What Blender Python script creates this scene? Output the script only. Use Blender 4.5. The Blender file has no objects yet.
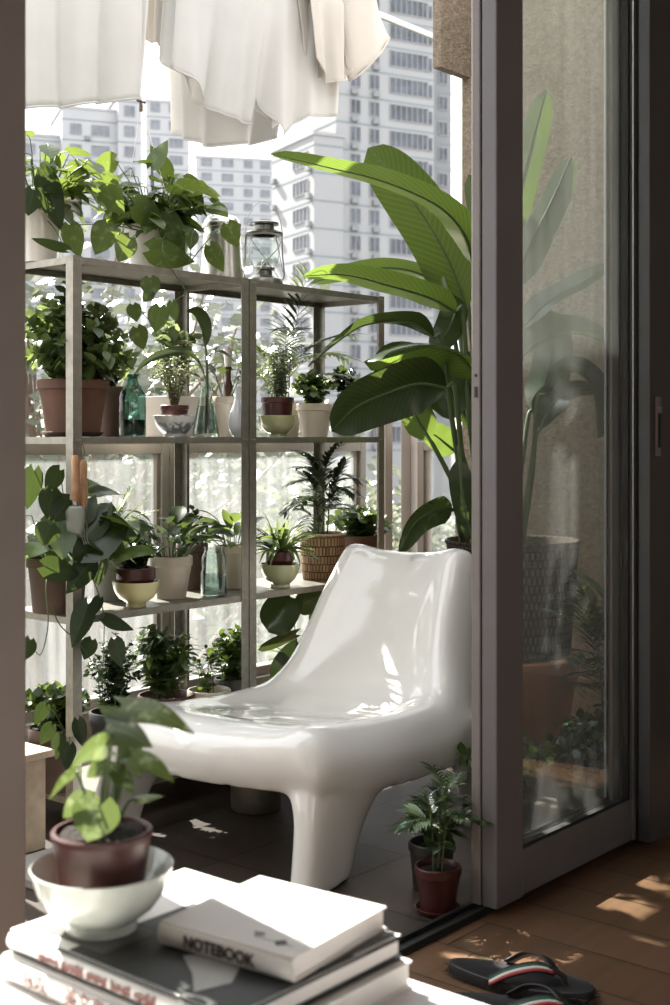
import bpy, math, random
from mathutils import Vector, Matrix

PI = math.pi
SC = bpy.context.scene
COL = SC.collection
rnd = random.Random(7)

# ------------------------------------------------------------------ camera geometry
# Room axes: X runs along the door wall (away from the camera), Y runs out through the door, Z up.
F = 1300.0                       # focal length in pixels
HY = 437.0                       # image row of the horizon
EYE = 0.965                      # eye height above the balcony floor
CA, SA = math.cos(math.radians(50)), math.sin(math.radians(50))

def cam2room(xc, zc):
    return (CA * xc + SA * zc, -SA * xc + CA * zc)

def at_depth(px, py, zc):
    xc = (px - 335.0) / F * zc
    x, y = cam2room(xc, zc)
    return Vector((x, y, EYE - (py - HY) / F * zc))

def depth_at(px, y):
    a = (px - 335.0) / F
    return y / (CA - SA * a)

def at_y(px, py, y):
    return at_depth(px, py, depth_at(px, y))

def at_h(px, py, h):
    return at_depth(px, py, F * (EYE - h) / (py - HY))

def view_dir(p):
    return (p - Vector((0, 0, EYE))).normalized()

# ------------------------------------------------------------------ mesh builder
class MB:
    def __init__(self):
        self.v, self.f, self.uv = [], [], []

    def vert(self, p, uv=(0.5, 0.5)):
        self.v.append((p[0], p[1], p[2])); self.uv.append(uv)
        return len(self.v) - 1

    def face(self, *i):
        self.f.append(tuple(i))

    def box(self, x0, x1, y0, y1, z0, z1, M=None):
        b = len(self.v)
        for z in (z0, z1):
            for x, y in ((x0, y0), (x1, y0), (x1, y1), (x0, y1)):
                p = Vector((x, y, z))
                self.vert(M @ p if M else p)
        for q in ((3, 2, 1, 0), (4, 5, 6, 7), (0, 1, 5, 4), (1, 2, 6, 5), (2, 3, 7, 6), (3, 0, 4, 7)):
            self.face(*[b + k for k in q])
        return self

    def lathe(self, prof, seg=32, c=(0, 0, 0), cap0=False, cap1=False, sx=1.0, sy=1.0, ang0=0.0):
        b = len(self.v); n = len(prof)
        for k, (r, z) in enumerate(prof):
            for s in range(seg):
                a = ang0 + 2 * PI * s / seg
                self.vert((c[0] + r * math.cos(a) * sx, c[1] + r * math.sin(a) * sy, c[2] + z), (s / seg, k / max(1, n - 1)))
        for k in range(n - 1):
            for s in range(seg):
                t = (s + 1) % seg
                self.face(b + k * seg + s, b + k * seg + t, b + (k + 1) * seg + t, b + (k + 1) * seg + s)
        if cap0: self.face(*[b + s for s in range(seg)][::-1])
        if cap1: self.face(*[b + (n - 1) * seg + s for s in range(seg)])
        return self

    def tube(self, pts, r0, r1=None, seg=6, cap=True):
        pts = [Vector(p) for p in pts]
        if r1 is None: r1 = r0
        n = len(pts); b = len(self.v)
        up = Vector((0.13, 0.21, 0.97))
        t0 = (pts[1] - pts[0]).normalized()
        s = t0.cross(up)
        if s.length < 1e-4: s = t0.cross(Vector((1, 0, 0)))
        s.normalize()
        for k in range(n):
            t = (pts[min(k + 1, n - 1)] - pts[max(k - 1, 0)]).normalized()
            s = (s - t * s.dot(t))
            s = s.normalized() if s.length > 1e-6 else t.orthogonal().normalized()
            w = t.cross(s)
            r = r0 + (r1 - r0) * k / (n - 1)
            for j in range(seg):
                a = 2 * PI * j / seg
                self.vert(pts[k] + s * (math.cos(a) * r) + w * (math.sin(a) * r), (j / seg, k / (n - 1)))
        for k in range(n - 1):
            for j in range(seg):
                q = (j + 1) % seg
                self.face(b + k * seg + j, b + k * seg + q, b + (k + 1) * seg + q, b + (k + 1) * seg + j)
        if cap:
            self.face(*[b + j for j in range(seg)][::-1])
            self.face(*[b + (n - 1) * seg + j for j in range(seg)])
        return self

    def build(self, name, mat, parent=None, smooth=True, loc=None, bevel=0.0, sharp=40):
        me = bpy.data.meshes.new(name)
        me.from_pydata(self.v, [], self.f)
        uvl = me.uv_layers.new(name='UVMap')
        flat = []
        for p in me.polygons:
            for vi in p.vertices:
                flat.extend(self.uv[vi])
        uvl.data.foreach_set('uv', flat)
        me.materials.append(mat)
        if smooth:
            me.polygons.foreach_set('use_smooth', [True] * len(me.polygons))
            try: me.set_sharp_from_angle(angle=math.radians(sharp))
            except Exception: pass
        me.update()
        o = bpy.data.objects.new(name, me)
        COL.objects.link(o)
        if parent is not None: o.parent = parent
        if loc is not None: o.location = loc
        if bevel > 0:
            m = o.modifiers.new('Bevel', 'BEVEL'); m.width = bevel; m.segments = 2; m.limit_method = 'ANGLE'
        return o

def thing(name, label, cat, loc=(0, 0, 0), rz=0.0, group=None):
    o = bpy.data.objects.new(name, None)
    o.empty_display_size = 0.05
    COL.objects.link(o)
    o.location = loc; o.rotation_euler = (0, 0, rz)
    return tag(o, label, cat, group)

def tag(o, label=None, cat=None, group=None, kind=None):
    if label: o['label'] = label
    if cat: o['category'] = cat
    if group: o['group'] = group
    if kind: o['kind'] = kind
    return o

def struct(o, label=None, cat=None):
    o['kind'] = 'structure'
    return tag(o, label, cat)

def copy_tree(o, parent=None):
    c = o.copy(); COL.objects.link(c)
    if parent is not None: c.parent = parent
    for ch in list(o.children):
        copy_tree(ch, c)
    return c

# ------------------------------------------------------------------ materials
def new_mat(name):
    m = bpy.data.materials.new(name); m.use_nodes = True
    nt = m.node_tree; nt.nodes.clear()
    out = nt.nodes.new('ShaderNodeOutputMaterial')
    return m, nt, out

def N(nt, kind, **kw):
    n = nt.nodes.new(kind)
    for k, v in kw.items():
        if k in n.inputs: n.inputs[k].default_value = v
        else: setattr(n, k, v)
    return n

def rgb(c): return (c[0], c[1], c[2], 1.0)

def ramp(nt, fac, stops):
    r = nt.nodes.new('ShaderNodeValToRGB')
    el = r.color_ramp.elements
    while len(el) < len(stops): el.new(0.5)
    for e, (p, c) in zip(el, stops):
        e.position = p; e.color = rgb(c) if len(c) == 3 else c
    nt.links.new(fac, r.inputs['Fac'])
    return r

def plain(name, col, rough=0.5, var=0.12, scale=12.0, metal=0.0, bump=0.0, bscale=60.0, coat=0.0, spec=0.5, sss=0.0):
    """Principled surface whose colour drifts a little with a noise texture."""
    m, nt, out = new_mat(name)
    b = N(nt, 'ShaderNodeBsdfPrincipled', Roughness=rough, Metallic=metal)
    b.inputs['Specular IOR Level'].default_value = spec
    b.inputs['Coat Weight'].default_value = coat
    tc = N(nt, 'ShaderNodeTexCoord')
    nz = N(nt, 'ShaderNodeTexNoise', Scale=scale, Detail=5.0)
    nt.links.new(tc.outputs['Object'], nz.inputs['Vector'])
    lo = [max(0, x * (1 - var)) for x in col]; hi = [min(1, x * (1 + var)) for x in col]
    r = ramp(nt, nz.outputs['Fac'], [(0.3, lo), (0.7, hi)])
    nt.links.new(r.outputs['Color'], b.inputs['Base Color'])
    if bump > 0:
        n2 = N(nt, 'ShaderNodeTexNoise', Scale=bscale, Detail=6.0)
        nt.links.new(tc.outputs['Object'], n2.inputs['Vector'])
        bp = N(nt, 'ShaderNodeBump', Strength=bump, Distance=0.01)
        nt.links.new(n2.outputs['Fac'], bp.inputs['Height'])
        nt.links.new(bp.outputs['Normal'], b.inputs['Normal'])
    nt.links.new(b.outputs['BSDF'], out.inputs['Surface'])
    return m

def leaf_mat(name, c_dark, c_light, trans, vein=0.35, fac=0.42, rough=0.33, varieg=0.0, ribs=0.0):
    m, nt, out = new_mat(name)
    uv = N(nt, 'ShaderNodeUVMap'); uv.uv_map = 'UVMap'
    sep = N(nt, 'ShaderNodeSeparateXYZ'); nt.links.new(uv.outputs['UV'], sep.inputs['Vector'])
    geo = N(nt, 'ShaderNodeNewGeometry')
    tc = N(nt, 'ShaderNodeTexCoord')
    nz = N(nt, 'ShaderNodeTexNoise', Scale=28.0, Detail=3.0); nt.links.new(tc.outputs['Object'], nz.inputs['Vector'])
    add = N(nt, 'ShaderNodeMath', operation='MULTIPLY_ADD'); add.inputs[1].default_value = 0.35
    nt.links.new(nz.outputs['Fac'], add.inputs[0])
    mul = N(nt, 'ShaderNodeMath', operation='MULTIPLY'); mul.inputs[1].default_value = 0.65
    nt.links.new(geo.outputs['Random Per Island'], mul.inputs[0])
    nt.links.new(mul.outputs[0], add.inputs[2])
    base = ramp(nt, add.outputs[0], [(0.1, c_dark), (0.9, c_light)])
    # midrib: distance from the centre line of the blade
    s1 = N(nt, 'ShaderNodeMath', operation='SUBTRACT'); s1.inputs[1].default_value = 0.5
    nt.links.new(sep.outputs['X'], s1.inputs[0])
    ab = N(nt, 'ShaderNodeMath', operation='ABSOLUTE'); nt.links.new(s1.outputs[0], ab.inputs[0])
    rib = ramp(nt, ab.outputs[0], [(0.0, (1, 1, 1)), (0.045, (0, 0, 0))])
    hi = [min(1, x * 1.9 + 0.03) for x in c_light]
    mx = N(nt, 'ShaderNodeMix', data_type='RGBA')
    vm = N(nt, 'ShaderNodeMath', operation='MULTIPLY'); vm.inputs[1].default_value = vein
    nt.links.new(rib.outputs['Color'], vm.inputs[0])
    nt.links.new(vm.outputs[0], mx.inputs[0]); nt.links.new(base.outputs['Color'], mx.inputs[6]); mx.inputs[7].default_value = rgb(hi)
    last = mx.outputs[2]
    tcol = None
    if ribs > 0:
        # side veins that leave the midrib at a slant
        ph = N(nt, 'ShaderNodeMath', operation='MULTIPLY_ADD'); ph.inputs[1].default_value = -0.35
        nt.links.new(ab.outputs[0], ph.inputs[0]); nt.links.new(sep.outputs['Y'], ph.inputs[2])
        sn = N(nt, 'ShaderNodeMath', operation='MULTIPLY'); sn.inputs[1].default_value = ribs
        nt.links.new(ph.outputs[0], sn.inputs[0])
        si = N(nt, 'ShaderNodeMath', operation='SINE'); nt.links.new(sn.outputs[0], si.inputs[0])
        rr = ramp(nt, si.outputs[0], [(0.0, (0.72, 0.72, 0.72)), (0.9, (1, 1, 1))])
        m2 = N(nt, 'ShaderNodeMix', data_type='RGBA', blend_type='MULTIPLY'); m2.inputs[0].default_value = 1.0
        nt.links.new(last, m2.inputs[6]); nt.links.new(rr.outputs['Color'], m2.inputs[7])
        last = m2.outputs[2]; tcol = rr
    if varieg > 0:
        n3 = N(nt, 'ShaderNodeTexNoise', Scale=55.0, Detail=4.0); nt.links.new(tc.outputs['Object'], n3.inputs['Vector'])
        rv = ramp(nt, n3.outputs['Fac'], [(0.55, (0, 0, 0)), (0.66, (varieg, varieg, varieg))])
        m3 = N(nt, 'ShaderNodeMix', data_type='RGBA')
        nt.links.new(rv.outputs['Color'], m3.inputs[0]); nt.links.new(last, m3.inputs[6]); m3.inputs[7].default_value = (0.55, 0.62, 0.38, 1)
        last = m3.outputs[2]
    b = N(nt, 'ShaderNodeBsdfPrincipled', Roughness=rough)
    b.inputs['Specular IOR Level'].default_value = 0.5
    nt.links.new(last, b.inputs['Base Color'])
    t = N(nt, 'ShaderNodeBsdfTranslucent'); t.inputs['Color'].default_value = rgb(trans)
    tm = N(nt, 'ShaderNodeMix', data_type='RGBA', blend_type='MULTIPLY'); tm.inputs[0].default_value = 0.6
    tm.inputs[6].default_value = rgb(trans)
    if tcol is not None: nt.links.new(tcol.outputs['Color'], tm.inputs[7])
    else:
        rt = ramp(nt, add.outputs[0], [(0.1, (0.6, 0.6, 0.6)), (0.9, (1, 1, 1))])
        nt.links.new(rt.outputs['Color'], tm.inputs[7])
    nt.links.new(tm.outputs[2], t.inputs['Color'])
    ms = N(nt, 'ShaderNodeMixShader'); ms.inputs['Fac'].default_value = fac
    nt.links.new(b.outputs['BSDF'], ms.inputs[1]); nt.links.new(t.outputs['BSDF'], ms.inputs[2])
    nt.links.new(ms.outputs['Shader'], out.inputs['Surface'])
    return m

def cloth_mat(name, col, fac=0.45):
    m, nt, out = new_mat(name)
    tc = N(nt, 'ShaderNodeTexCoord')
    wv = N(nt, 'ShaderNodeTexNoise', Scale=9.0, Detail=3.0); nt.links.new(tc.outputs['Object'], wv.inputs['Vector'])
    r = ramp(nt, wv.outputs['Fac'], [(0.3, [c * 0.95 for c in col]), (0.7, col)])
    d = N(nt, 'ShaderNodeBsdfDiffuse'); nt.links.new(r.outputs['Color'], d.inputs['Color'])
    t = N(nt, 'ShaderNodeBsdfTranslucent'); nt.links.new(r.outputs['Color'], t.inputs['Color'])
    ms = N(nt, 'ShaderNodeMixShader'); ms.inputs['Fac'].default_value = fac
    nt.links.new(d.outputs['BSDF'], ms.inputs[1]); nt.links.new(t.outputs['BSDF'], ms.inputs[2])
    nt.links.new(ms.outputs['Shader'], out.inputs['Surface'])
    return m

def glass_mat(name, tint=(1, 1, 1), rough=0.02, dust=0.0, dust_col=(0.8, 0.8, 0.78), streak=0.0, mask_x=None, refl=1.0, edge=1.0):
    """Thin glass: what is behind shows through, the surface mirrors at grazing angles, dust lies on it."""
    m, nt, out = new_mat(name)
    tr = N(nt, 'ShaderNodeBsdfTransparent')
    lw0 = N(nt, 'ShaderNodeLayerWeight', Blend=0.5)         # seen edge-on the light crosses more glass and darkens
    ew = ramp(nt, lw0.outputs['Facing'], [(0.45, tint), (1.0, [c * edge for c in tint])])
    nt.links.new(ew.outputs['Color'], tr.inputs['Color'])
    gl = N(nt, 'ShaderNodeBsdfGlossy', Roughness=rough)
    lw = N(nt, 'ShaderNodeLayerWeight', Blend=0.5)          # mirror share grows towards grazing angles, alike on both faces
    pw = N(nt, 'ShaderNodeMath', operation='POWER'); pw.inputs[1].default_value = 4.0
    nt.links.new(lw.outputs['Facing'], pw.inputs[0])
    fm = N(nt, 'ShaderNodeMath', operation='MULTIPLY_ADD'); fm.inputs[1].default_value = 0.75; fm.inputs[2].default_value = 0.025 * refl
    nt.links.new(pw.outputs[0], fm.inputs[0])
    ms = N(nt, 'ShaderNodeMixShader')
    nt.links.new(fm.outputs[0], ms.inputs['Fac'])
    nt.links.new(tr.outputs['BSDF'], ms.inputs[1]); nt.links.new(gl.outputs['BSDF'], ms.inputs[2])
    last = ms.outputs['Shader']
    if dust > 0:
        tc = N(nt, 'ShaderNodeTexCoord')
        mp = N(nt, 'ShaderNodeMapping'); mp.inputs['Scale'].default_value = (34, 34, 1.3)
        nt.links.new(tc.outputs['Object'], mp.inputs['Vector'])
        nz = N(nt, 'ShaderNodeTexNoise', Scale=1.0, Detail=6.0); nt.links.new(mp.outputs['Vector'], nz.inputs['Vector'])
        n2 = N(nt, 'ShaderNodeTexNoise', Scale=3.0, Detail=5.0); nt.links.new(tc.outputs['Object'], n2.inputs['Vector'])
        r1 = ramp(nt, nz.outputs['Fac'], [(0.35, (0.4,) * 3), (0.75, (1, 1, 1))])
        r2 = ramp(nt, n2.outputs['Fac'], [(0.3, (0.5,) * 3), (0.7, (1, 1, 1))])
        mm = N(nt, 'ShaderNodeMath', operation='MULTIPLY'); nt.links.new(r1.outputs['Color'], mm.inputs[0]); nt.links.new(r2.outputs['Color'], mm.inputs[1])
        md = N(nt, 'ShaderNodeMath', operation='MULTIPLY'); md.inputs[1].default_value = dust
        nt.links.new(mm.outputs[0], md.inputs[0])
        fac = md.outputs[0]
        if mask_x is not None:
            sx = N(nt, 'ShaderNodeSeparateXYZ'); nt.links.new(tc.outputs['Object'], sx.inputs['Vector'])
            lt = N(nt, 'ShaderNodeMath', operation='LESS_THAN'); lt.inputs[1].default_value = mask_x
            nt.links.new(sx.outputs['X'], lt.inputs[0])
            lm = N(nt, 'ShaderNodeMath', operation='MULTIPLY_ADD'); lm.inputs[1].default_value = 0.75; lm.inputs[2].default_value = 0.25
            nt.links.new(lt.outputs[0], lm.inputs[0])
            mf = N(nt, 'ShaderNodeMath', operation='MULTIPLY')
            nt.links.new(fac, mf.inputs[0]); nt.links.new(lm.outputs[0], mf.inputs[1])
            fac = mf.outputs[0]
        dd = N(nt, 'ShaderNodeBsdfDiffuse'); dd.inputs['Color'].default_value = rgb(dust_col)
        dt = N(nt, 'ShaderNodeBsdfTranslucent'); dt.inputs['Color'].default_value = rgb(dust_col)
        dm = N(nt, 'ShaderNodeMixShader'); dm.inputs['Fac'].default_value = 0.5
        nt.links.new(dd.outputs['BSDF'], dm.inputs[1]); nt.links.new(dt.outputs['BSDF'], dm.inputs[2])
        m2 = N(nt, 'ShaderNodeMixShader')
        nt.links.new(fac, m2.inputs['Fac']); nt.links.new(last, m2.inputs[1]); nt.links.new(dm.outputs['Shader'], m2.inputs[2])
        last = m2.outputs['Shader']
    nt.links.new(last, out.inputs['Surface'])
    return m

def plank_mat(name, c1, c2, mortar, bw, bh, rough=0.4, rot=0.0, msize=0.004, grain=True, spec=0.5, off=0.5):
    m, nt, out = new_mat(name)
    tc = N(nt, 'ShaderNodeTexCoord')
    mp = N(nt, 'ShaderNodeMapping'); mp.inputs['Rotation'].default_value = (0, 0, rot)
    nt.links.new(tc.outputs['Object'], mp.inputs['Vector'])
    br = N(nt, 'ShaderNodeTexBrick', offset=off)
    br.inputs['Scale'].default_value = 1.0
    br.inputs['Brick Width'].default_value = bw; br.inputs['Row Height'].default_value = bh
    br.inputs['Mortar Size'].default_value = msize; br.inputs['Mortar Smooth'].default_value = 0.2
    br.inputs['Color1'].default_value = rgb(c1); br.inputs['Color2'].default_value = rgb(c2); br.inputs['Mortar'].default_value = rgb(mortar)
    nt.links.new(mp.outputs['Vector'], br.inputs['Vector'])
    m2 = N(nt, 'ShaderNodeMapping'); m2.inputs['Rotation'].default_value = (0, 0, rot); m2.inputs['Scale'].default_value = (3, 45, 1) if grain else (5, 5, 5)
    nt.links.new(tc.outputs['Object'], m2.inputs['Vector'])
    nz = N(nt, 'ShaderNodeTexNoise', Scale=1.0, Detail=8.0, Roughness=0.65); nt.links.new(m2.outputs['Vector'], nz.inputs['Vector'])
    r = ramp(nt, nz.outputs['Fac'], [(0.25, (0.62,) * 3), (0.75, (1.0,) * 3)])
    mx = N(nt, 'ShaderNodeMix', data_type='RGBA', blend_type='MULTIPLY'); mx.inputs[0].default_value = 1.0
    nt.links.new(br.outputs['Color'], mx.inputs[6]); nt.links.new(r.outputs['Color'], mx.inputs[7])
    b = N(nt, 'ShaderNodeBsdfPrincipled', Roughness=rough); b.inputs['Specular IOR Level'].default_value = spec
    nt.links.new(mx.outputs[2], b.inputs['Base Color'])
    bp = N(nt, 'ShaderNodeBump', Strength=0.25, Distance=0.004); bp.invert = True
    nt.links.new(br.outputs['Fac'], bp.inputs['Height']); nt.links.new(bp.outputs['Normal'], b.inputs['Normal'])
    nt.links.new(b.outputs['BSDF'], out.inputs['Surface'])
    return m

def weave_mat(name, c1, c2, sx, sz):
    m, nt, out = new_mat(name)
    uv = N(nt, 'ShaderNodeUVMap'); uv.uv_map = 'UVMap'
    br = N(nt, 'ShaderNodeTexBrick', offset=0.5)
    br.inputs['Scale'].default_value = 1.0
    br.inputs['Brick Width'].default_value = 1.0 / sx; br.inputs['Row Height'].default_value = 1.0 / sz
    br.inputs['Mortar Size'].default_value = 0.004; br.inputs['Mortar Smooth'].default_value = 0.6
    br.inputs['Color1'].default_value = rgb(c1); br.inputs['Color2'].default_value = rgb(c2); br.inputs['Mortar'].default_value = rgb([x * 0.25 for x in c2])
    nt.links.new(uv.outputs['UV'], br.inputs['Vector'])
    b = N(nt, 'ShaderNodeBsdfPrincipled', Roughness=0.85); b.inputs['Specular IOR Level'].default_value = 0.15
    nt.links.new(br.outputs['Color'], b.inputs['Base Color'])
    bp = N(nt, 'ShaderNodeBump', Strength=0.8, Distance=0.006); bp.invert = True
    nt.links.new(br.outputs['Fac'], bp.inputs['Height']); nt.links.new(bp.outputs['Normal'], b.inputs['Normal'])
    nt.links.new(b.outputs['BSDF'], out.inputs['Surface'])
    return m

M = {}
M['leaf_mid'] = leaf_mat('leaf_mid', (0.014, 0.032, 0.009), (0.050, 0.092, 0.022), (0.198, 0.271, 0.050), fac=0.38)
M['leaf_mint'] = leaf_mat('leaf_mint', (0.034, 0.064, 0.022), (0.105, 0.160, 0.060), (0.238, 0.304, 0.079), fac=0.4)
M['leaf_dark'] = leaf_mat('leaf_dark', (0.008, 0.018, 0.008), (0.026, 0.048, 0.017), (0.099, 0.145, 0.030), fac=0.25)
M['leaf_pale'] = leaf_mat('leaf_pale', (0.055, 0.09, 0.035), (0.17, 0.225, 0.10), (0.277, 0.330, 0.132))
M['leaf_pothos'] = leaf_mat('leaf_pothos', (0.020, 0.044, 0.011), (0.065, 0.112, 0.026), (0.224, 0.297, 0.050), varieg=0.2, fac=0.40)
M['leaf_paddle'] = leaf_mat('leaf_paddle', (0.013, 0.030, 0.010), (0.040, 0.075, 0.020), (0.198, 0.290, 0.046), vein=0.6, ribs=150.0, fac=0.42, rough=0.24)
M['leaf_paddle_shaded'] = leaf_mat('leaf_paddle_shaded', (0.009, 0.018, 0.008), (0.024, 0.042, 0.016), (0.106, 0.158, 0.033), vein=0.5, ribs=150.0, fac=0.22, rough=0.22)  # paddle leaf copy with the lower leaves' shade put into its colour
M['leaf_arrow'] = leaf_mat('leaf_arrow', (0.035, 0.068, 0.018), (0.085, 0.140, 0.040), (0.198, 0.264, 0.066), varieg=0.9, vein=0.9, fac=0.35)
M['leaf_grey'] = leaf_mat('leaf_grey', (0.10, 0.13, 0.08), (0.22, 0.26, 0.16), (0.297, 0.343, 0.165))
M['leaf_tree'] = leaf_mat('leaf_tree', (0.04, 0.05, 0.03), (0.14, 0.155, 0.10), (0.20, 0.22, 0.13), fac=0.4)
M['stem_green'] = plain('stem_green', (0.06, 0.095, 0.028), 0.5)
M['stem_brown'] = plain('stem_brown', (0.12, 0.085, 0.06), 0.8)
M['soil'] = plain('soil', (0.022, 0.015, 0.012), 0.95, var=0.5, scale=90, bump=0.9, bscale=160)
M['terracotta'] = plain('terracotta', (0.115, 0.055, 0.034), 0.75, var=0.2, scale=14, bump=0.1)
M['terracotta_orange'] = plain('terracotta_orange', (0.50, 0.21, 0.11), 0.55, var=0.15, scale=8, bump=0.1)
M['brown_plastic'] = plain('brown_plastic', (0.070, 0.020, 0.016), 0.38, var=0.1)
M['brown_clay'] = plain('brown_clay', (0.10, 0.062, 0.045), 0.7, var=0.18)
M['red_plastic'] = plain('red_plastic', (0.058, 0.014, 0.012), 0.35, var=0.08)
M['dark_plastic'] = plain('dark_plastic', (0.03, 0.026, 0.024), 0.45, var=0.1)
M['white_ceramic'] = plain('white_ceramic', (0.74, 0.72, 0.67), 0.22, var=0.04, coat=0.3)
M['cream_ceramic'] = plain('cream_ceramic', (0.64, 0.57, 0.47), 0.32, var=0.06)
M['celadon_white'] = plain('celadon_white', (0.55, 0.57, 0.52), 0.16, var=0.10, scale=30, coat=0.6)
M['celadon'] = plain('celadon', (0.42, 0.44, 0.25), 0.18, var=0.06, coat=0.5)
M['yellow_glaze'] = plain('yellow_glaze', (0.62, 0.58, 0.30), 0.2, var=0.07, coat=0.4)
M['grey_clay'] = plain('grey_clay', (0.33, 0.32, 0.30), 0.7, var=0.15)
M['steel'] = plain('steel', (0.40, 0.40, 0.38), 0.28, var=0.12, scale=30, metal=1.0)
M['steel_bright'] = plain('steel_bright', (0.66, 0.66, 0.63), 0.27, var=0.1, scale=30, metal=1.0)
M['lantern_metal'] = plain('lantern_metal', (0.20, 0.20, 0.185), 0.3, var=0.15, scale=40, metal=0.9)
M['zinc'] = plain('zinc', (0.30, 0.28, 0.24), 0.42, var=0.14, scale=45, metal=0.75)
M['zinc_dark'] = plain('zinc_dark', (0.22, 0.23, 0.20), 0.5, metal=0.4)
M['black_metal'] = plain('black_metal', (0.02, 0.02, 0.02), 0.4, metal=0.5)
M['chair_white'] = plain('chair_white', (0.84, 0.825, 0.79), 0.11, var=0.02, scale=5, coat=0.8)
M['door_grey'] = plain('door_grey', (0.155, 0.148, 0.158), 0.42, var=0.06, scale=6)
M['door_dark'] = plain('door_dark', (0.065, 0.061, 0.064), 0.42, var=0.06, scale=6)
M['door_edge'] = plain('door_edge', (0.215, 0.192, 0.185), 0.45, var=0.06, scale=6)
M['alu'] = plain('alu', (0.36, 0.34, 0.31), 0.4, var=0.1, scale=10, metal=0.3)
M['alu_warm'] = plain('alu_warm', (0.25, 0.21, 0.17), 0.45, var=0.1, scale=10)
M['gasket'] = plain('gasket', (0.015, 0.015, 0.015), 0.6)
M['stucco'] = plain('stucco', (0.225, 0.178, 0.130), 0.95, var=0.28, scale=70, bump=0.9, bscale=110)
M['plaster'] = plain('plaster', (0.50, 0.48, 0.45), 0.9, var=0.05, scale=3)
M['concrete'] = plain('concrete', (0.50, 0.47, 0.42), 0.9, var=0.15, scale=9, bump=0.3)
M['paper'] = plain('paper', (0.74, 0.70, 0.67), 0.8, var=0.03)
M['paper_white'] = plain('paper_white', (0.80, 0.78, 0.76), 0.55, var=0.02)
M['cover_black'] = plain('cover_black', (0.018, 0.017, 0.018), 0.3)
M['ink'] = plain('ink', (0.05, 0.035, 0.03), 0.6)
M['ink_red'] = plain('ink_red', (0.22, 0.085, 0.075), 0.6)
M['ink_grey'] = plain('ink_grey', (0.22, 0.21, 0.19), 0.6)
M['table_white'] = plain('table_white', (0.74, 0.72, 0.71), 0.4, var=0.03)
M['wood_handle'] = plain('wood_handle', (0.36, 0.20, 0.105), 0.5, var=0.25, scale=40)
M['wood_pale'] = plain('wood_pale', (0.55, 0.45, 0.34), 0.7, var=0.2, scale=22)
M['rubber'] = plain('rubber', (0.012, 0.011, 0.012), 0.55, var=0.2)
M['strap_white'] = plain('strap_white', (0.65, 0.63, 0.6), 0.6)
M['strap_red'] = plain('strap_red', (0.35, 0.03, 0.03), 0.6)
M['strap_green'] = plain('strap_green', (0.02, 0.10, 0.05), 0.6)
M['straw'] = plain('straw', (0.05, 0.04, 0.03), 0.8, var=0.4)
M['cloth'] = cloth_mat('cloth', (0.70, 0.69, 0.67), 0.30)
M['cloth_cream'] = cloth_mat('cloth_cream', (0.64, 0.605, 0.56), 0.26)
M['glass_door'] = glass_mat('glass_door', (0.93, 0.95, 0.94), dust=0.045, dust_col=(0.75, 0.76, 0.72), mask_x=2.70, refl=0.7)
M['glass_side'] = glass_mat('glass_side', (0.95, 0.96, 0.95), dust=0.04)
M['glass_window'] = glass_mat('glass_window', (0.90, 0.92, 0.92), dust=0.26, dust_col=(0.80, 0.81, 0.80))
M['glass_clear'] = glass_mat('glass_clear', (0.90, 0.94, 0.92), refl=2.2, edge=0.35)
M['glass_teal'] = glass_mat('glass_teal', (0.36, 0.54, 0.49), refl=2.0, edge=0.5)
M['water'] = glass_mat('water', (0.58, 0.66, 0.64), refl=1.5, edge=0.5)
M['liquid_dark'] = plain('liquid_dark', (0.012, 0.045, 0.04), 0.2)
M['bottle_brown'] = plain('bottle_brown', (0.07, 0.022, 0.016), 0.15, coat=0.6)
M['bw_white'] = plain('bw_white', (0.66, 0.70, 0.74), 0.2, var=0.04, coat=0.4)
M['basket'] = weave_mat('basket', (0.48, 0.30, 0.17), (0.30, 0.175, 0.095), 40, 20)
M['basket_dark'] = weave_mat('basket_dark', (0.20, 0.15, 0.105), (0.15, 0.11, 0.078), 76, 46)
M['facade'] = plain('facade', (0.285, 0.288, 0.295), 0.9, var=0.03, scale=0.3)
M['facade_hazed'] = plain('facade_hazed', (0.36, 0.365, 0.38), 0.9, var=0.03, scale=0.3)  # paler facade copy, distance haze put into the colour
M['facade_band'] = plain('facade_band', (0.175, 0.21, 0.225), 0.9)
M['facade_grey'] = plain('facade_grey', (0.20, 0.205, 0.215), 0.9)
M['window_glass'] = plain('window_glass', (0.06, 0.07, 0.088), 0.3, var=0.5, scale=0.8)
M['window_glass_hazed'] = plain('window_glass_hazed', (0.16, 0.175, 0.205), 0.3, var=0.3, scale=0.5)  # haze over the distant panes put into a paler colour
M['window_white'] = plain('window_white', (0.24, 0.245, 0.255), 0.6)
M['ground_out'] = plain('ground_out', (0.115, 0.113, 0.105), 0.95, var=0.15, scale=0.6)
M['floor_wood'] = plank_mat('floor_wood', (0.20, 0.112, 0.062), (0.150, 0.082, 0.045), (0.03, 0.018, 0.011), 0.95, 0.145, 0.36, rot=PI / 2, msize=0.0022)
M['floor_tile'] = plank_mat('floor_tile', (0.066, 0.046, 0.033), (0.048, 0.034, 0.024), (0.018, 0.013, 0.010), 0.30, 0.30, 0.5, msize=0.005, off=0.0, grain=False)

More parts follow.
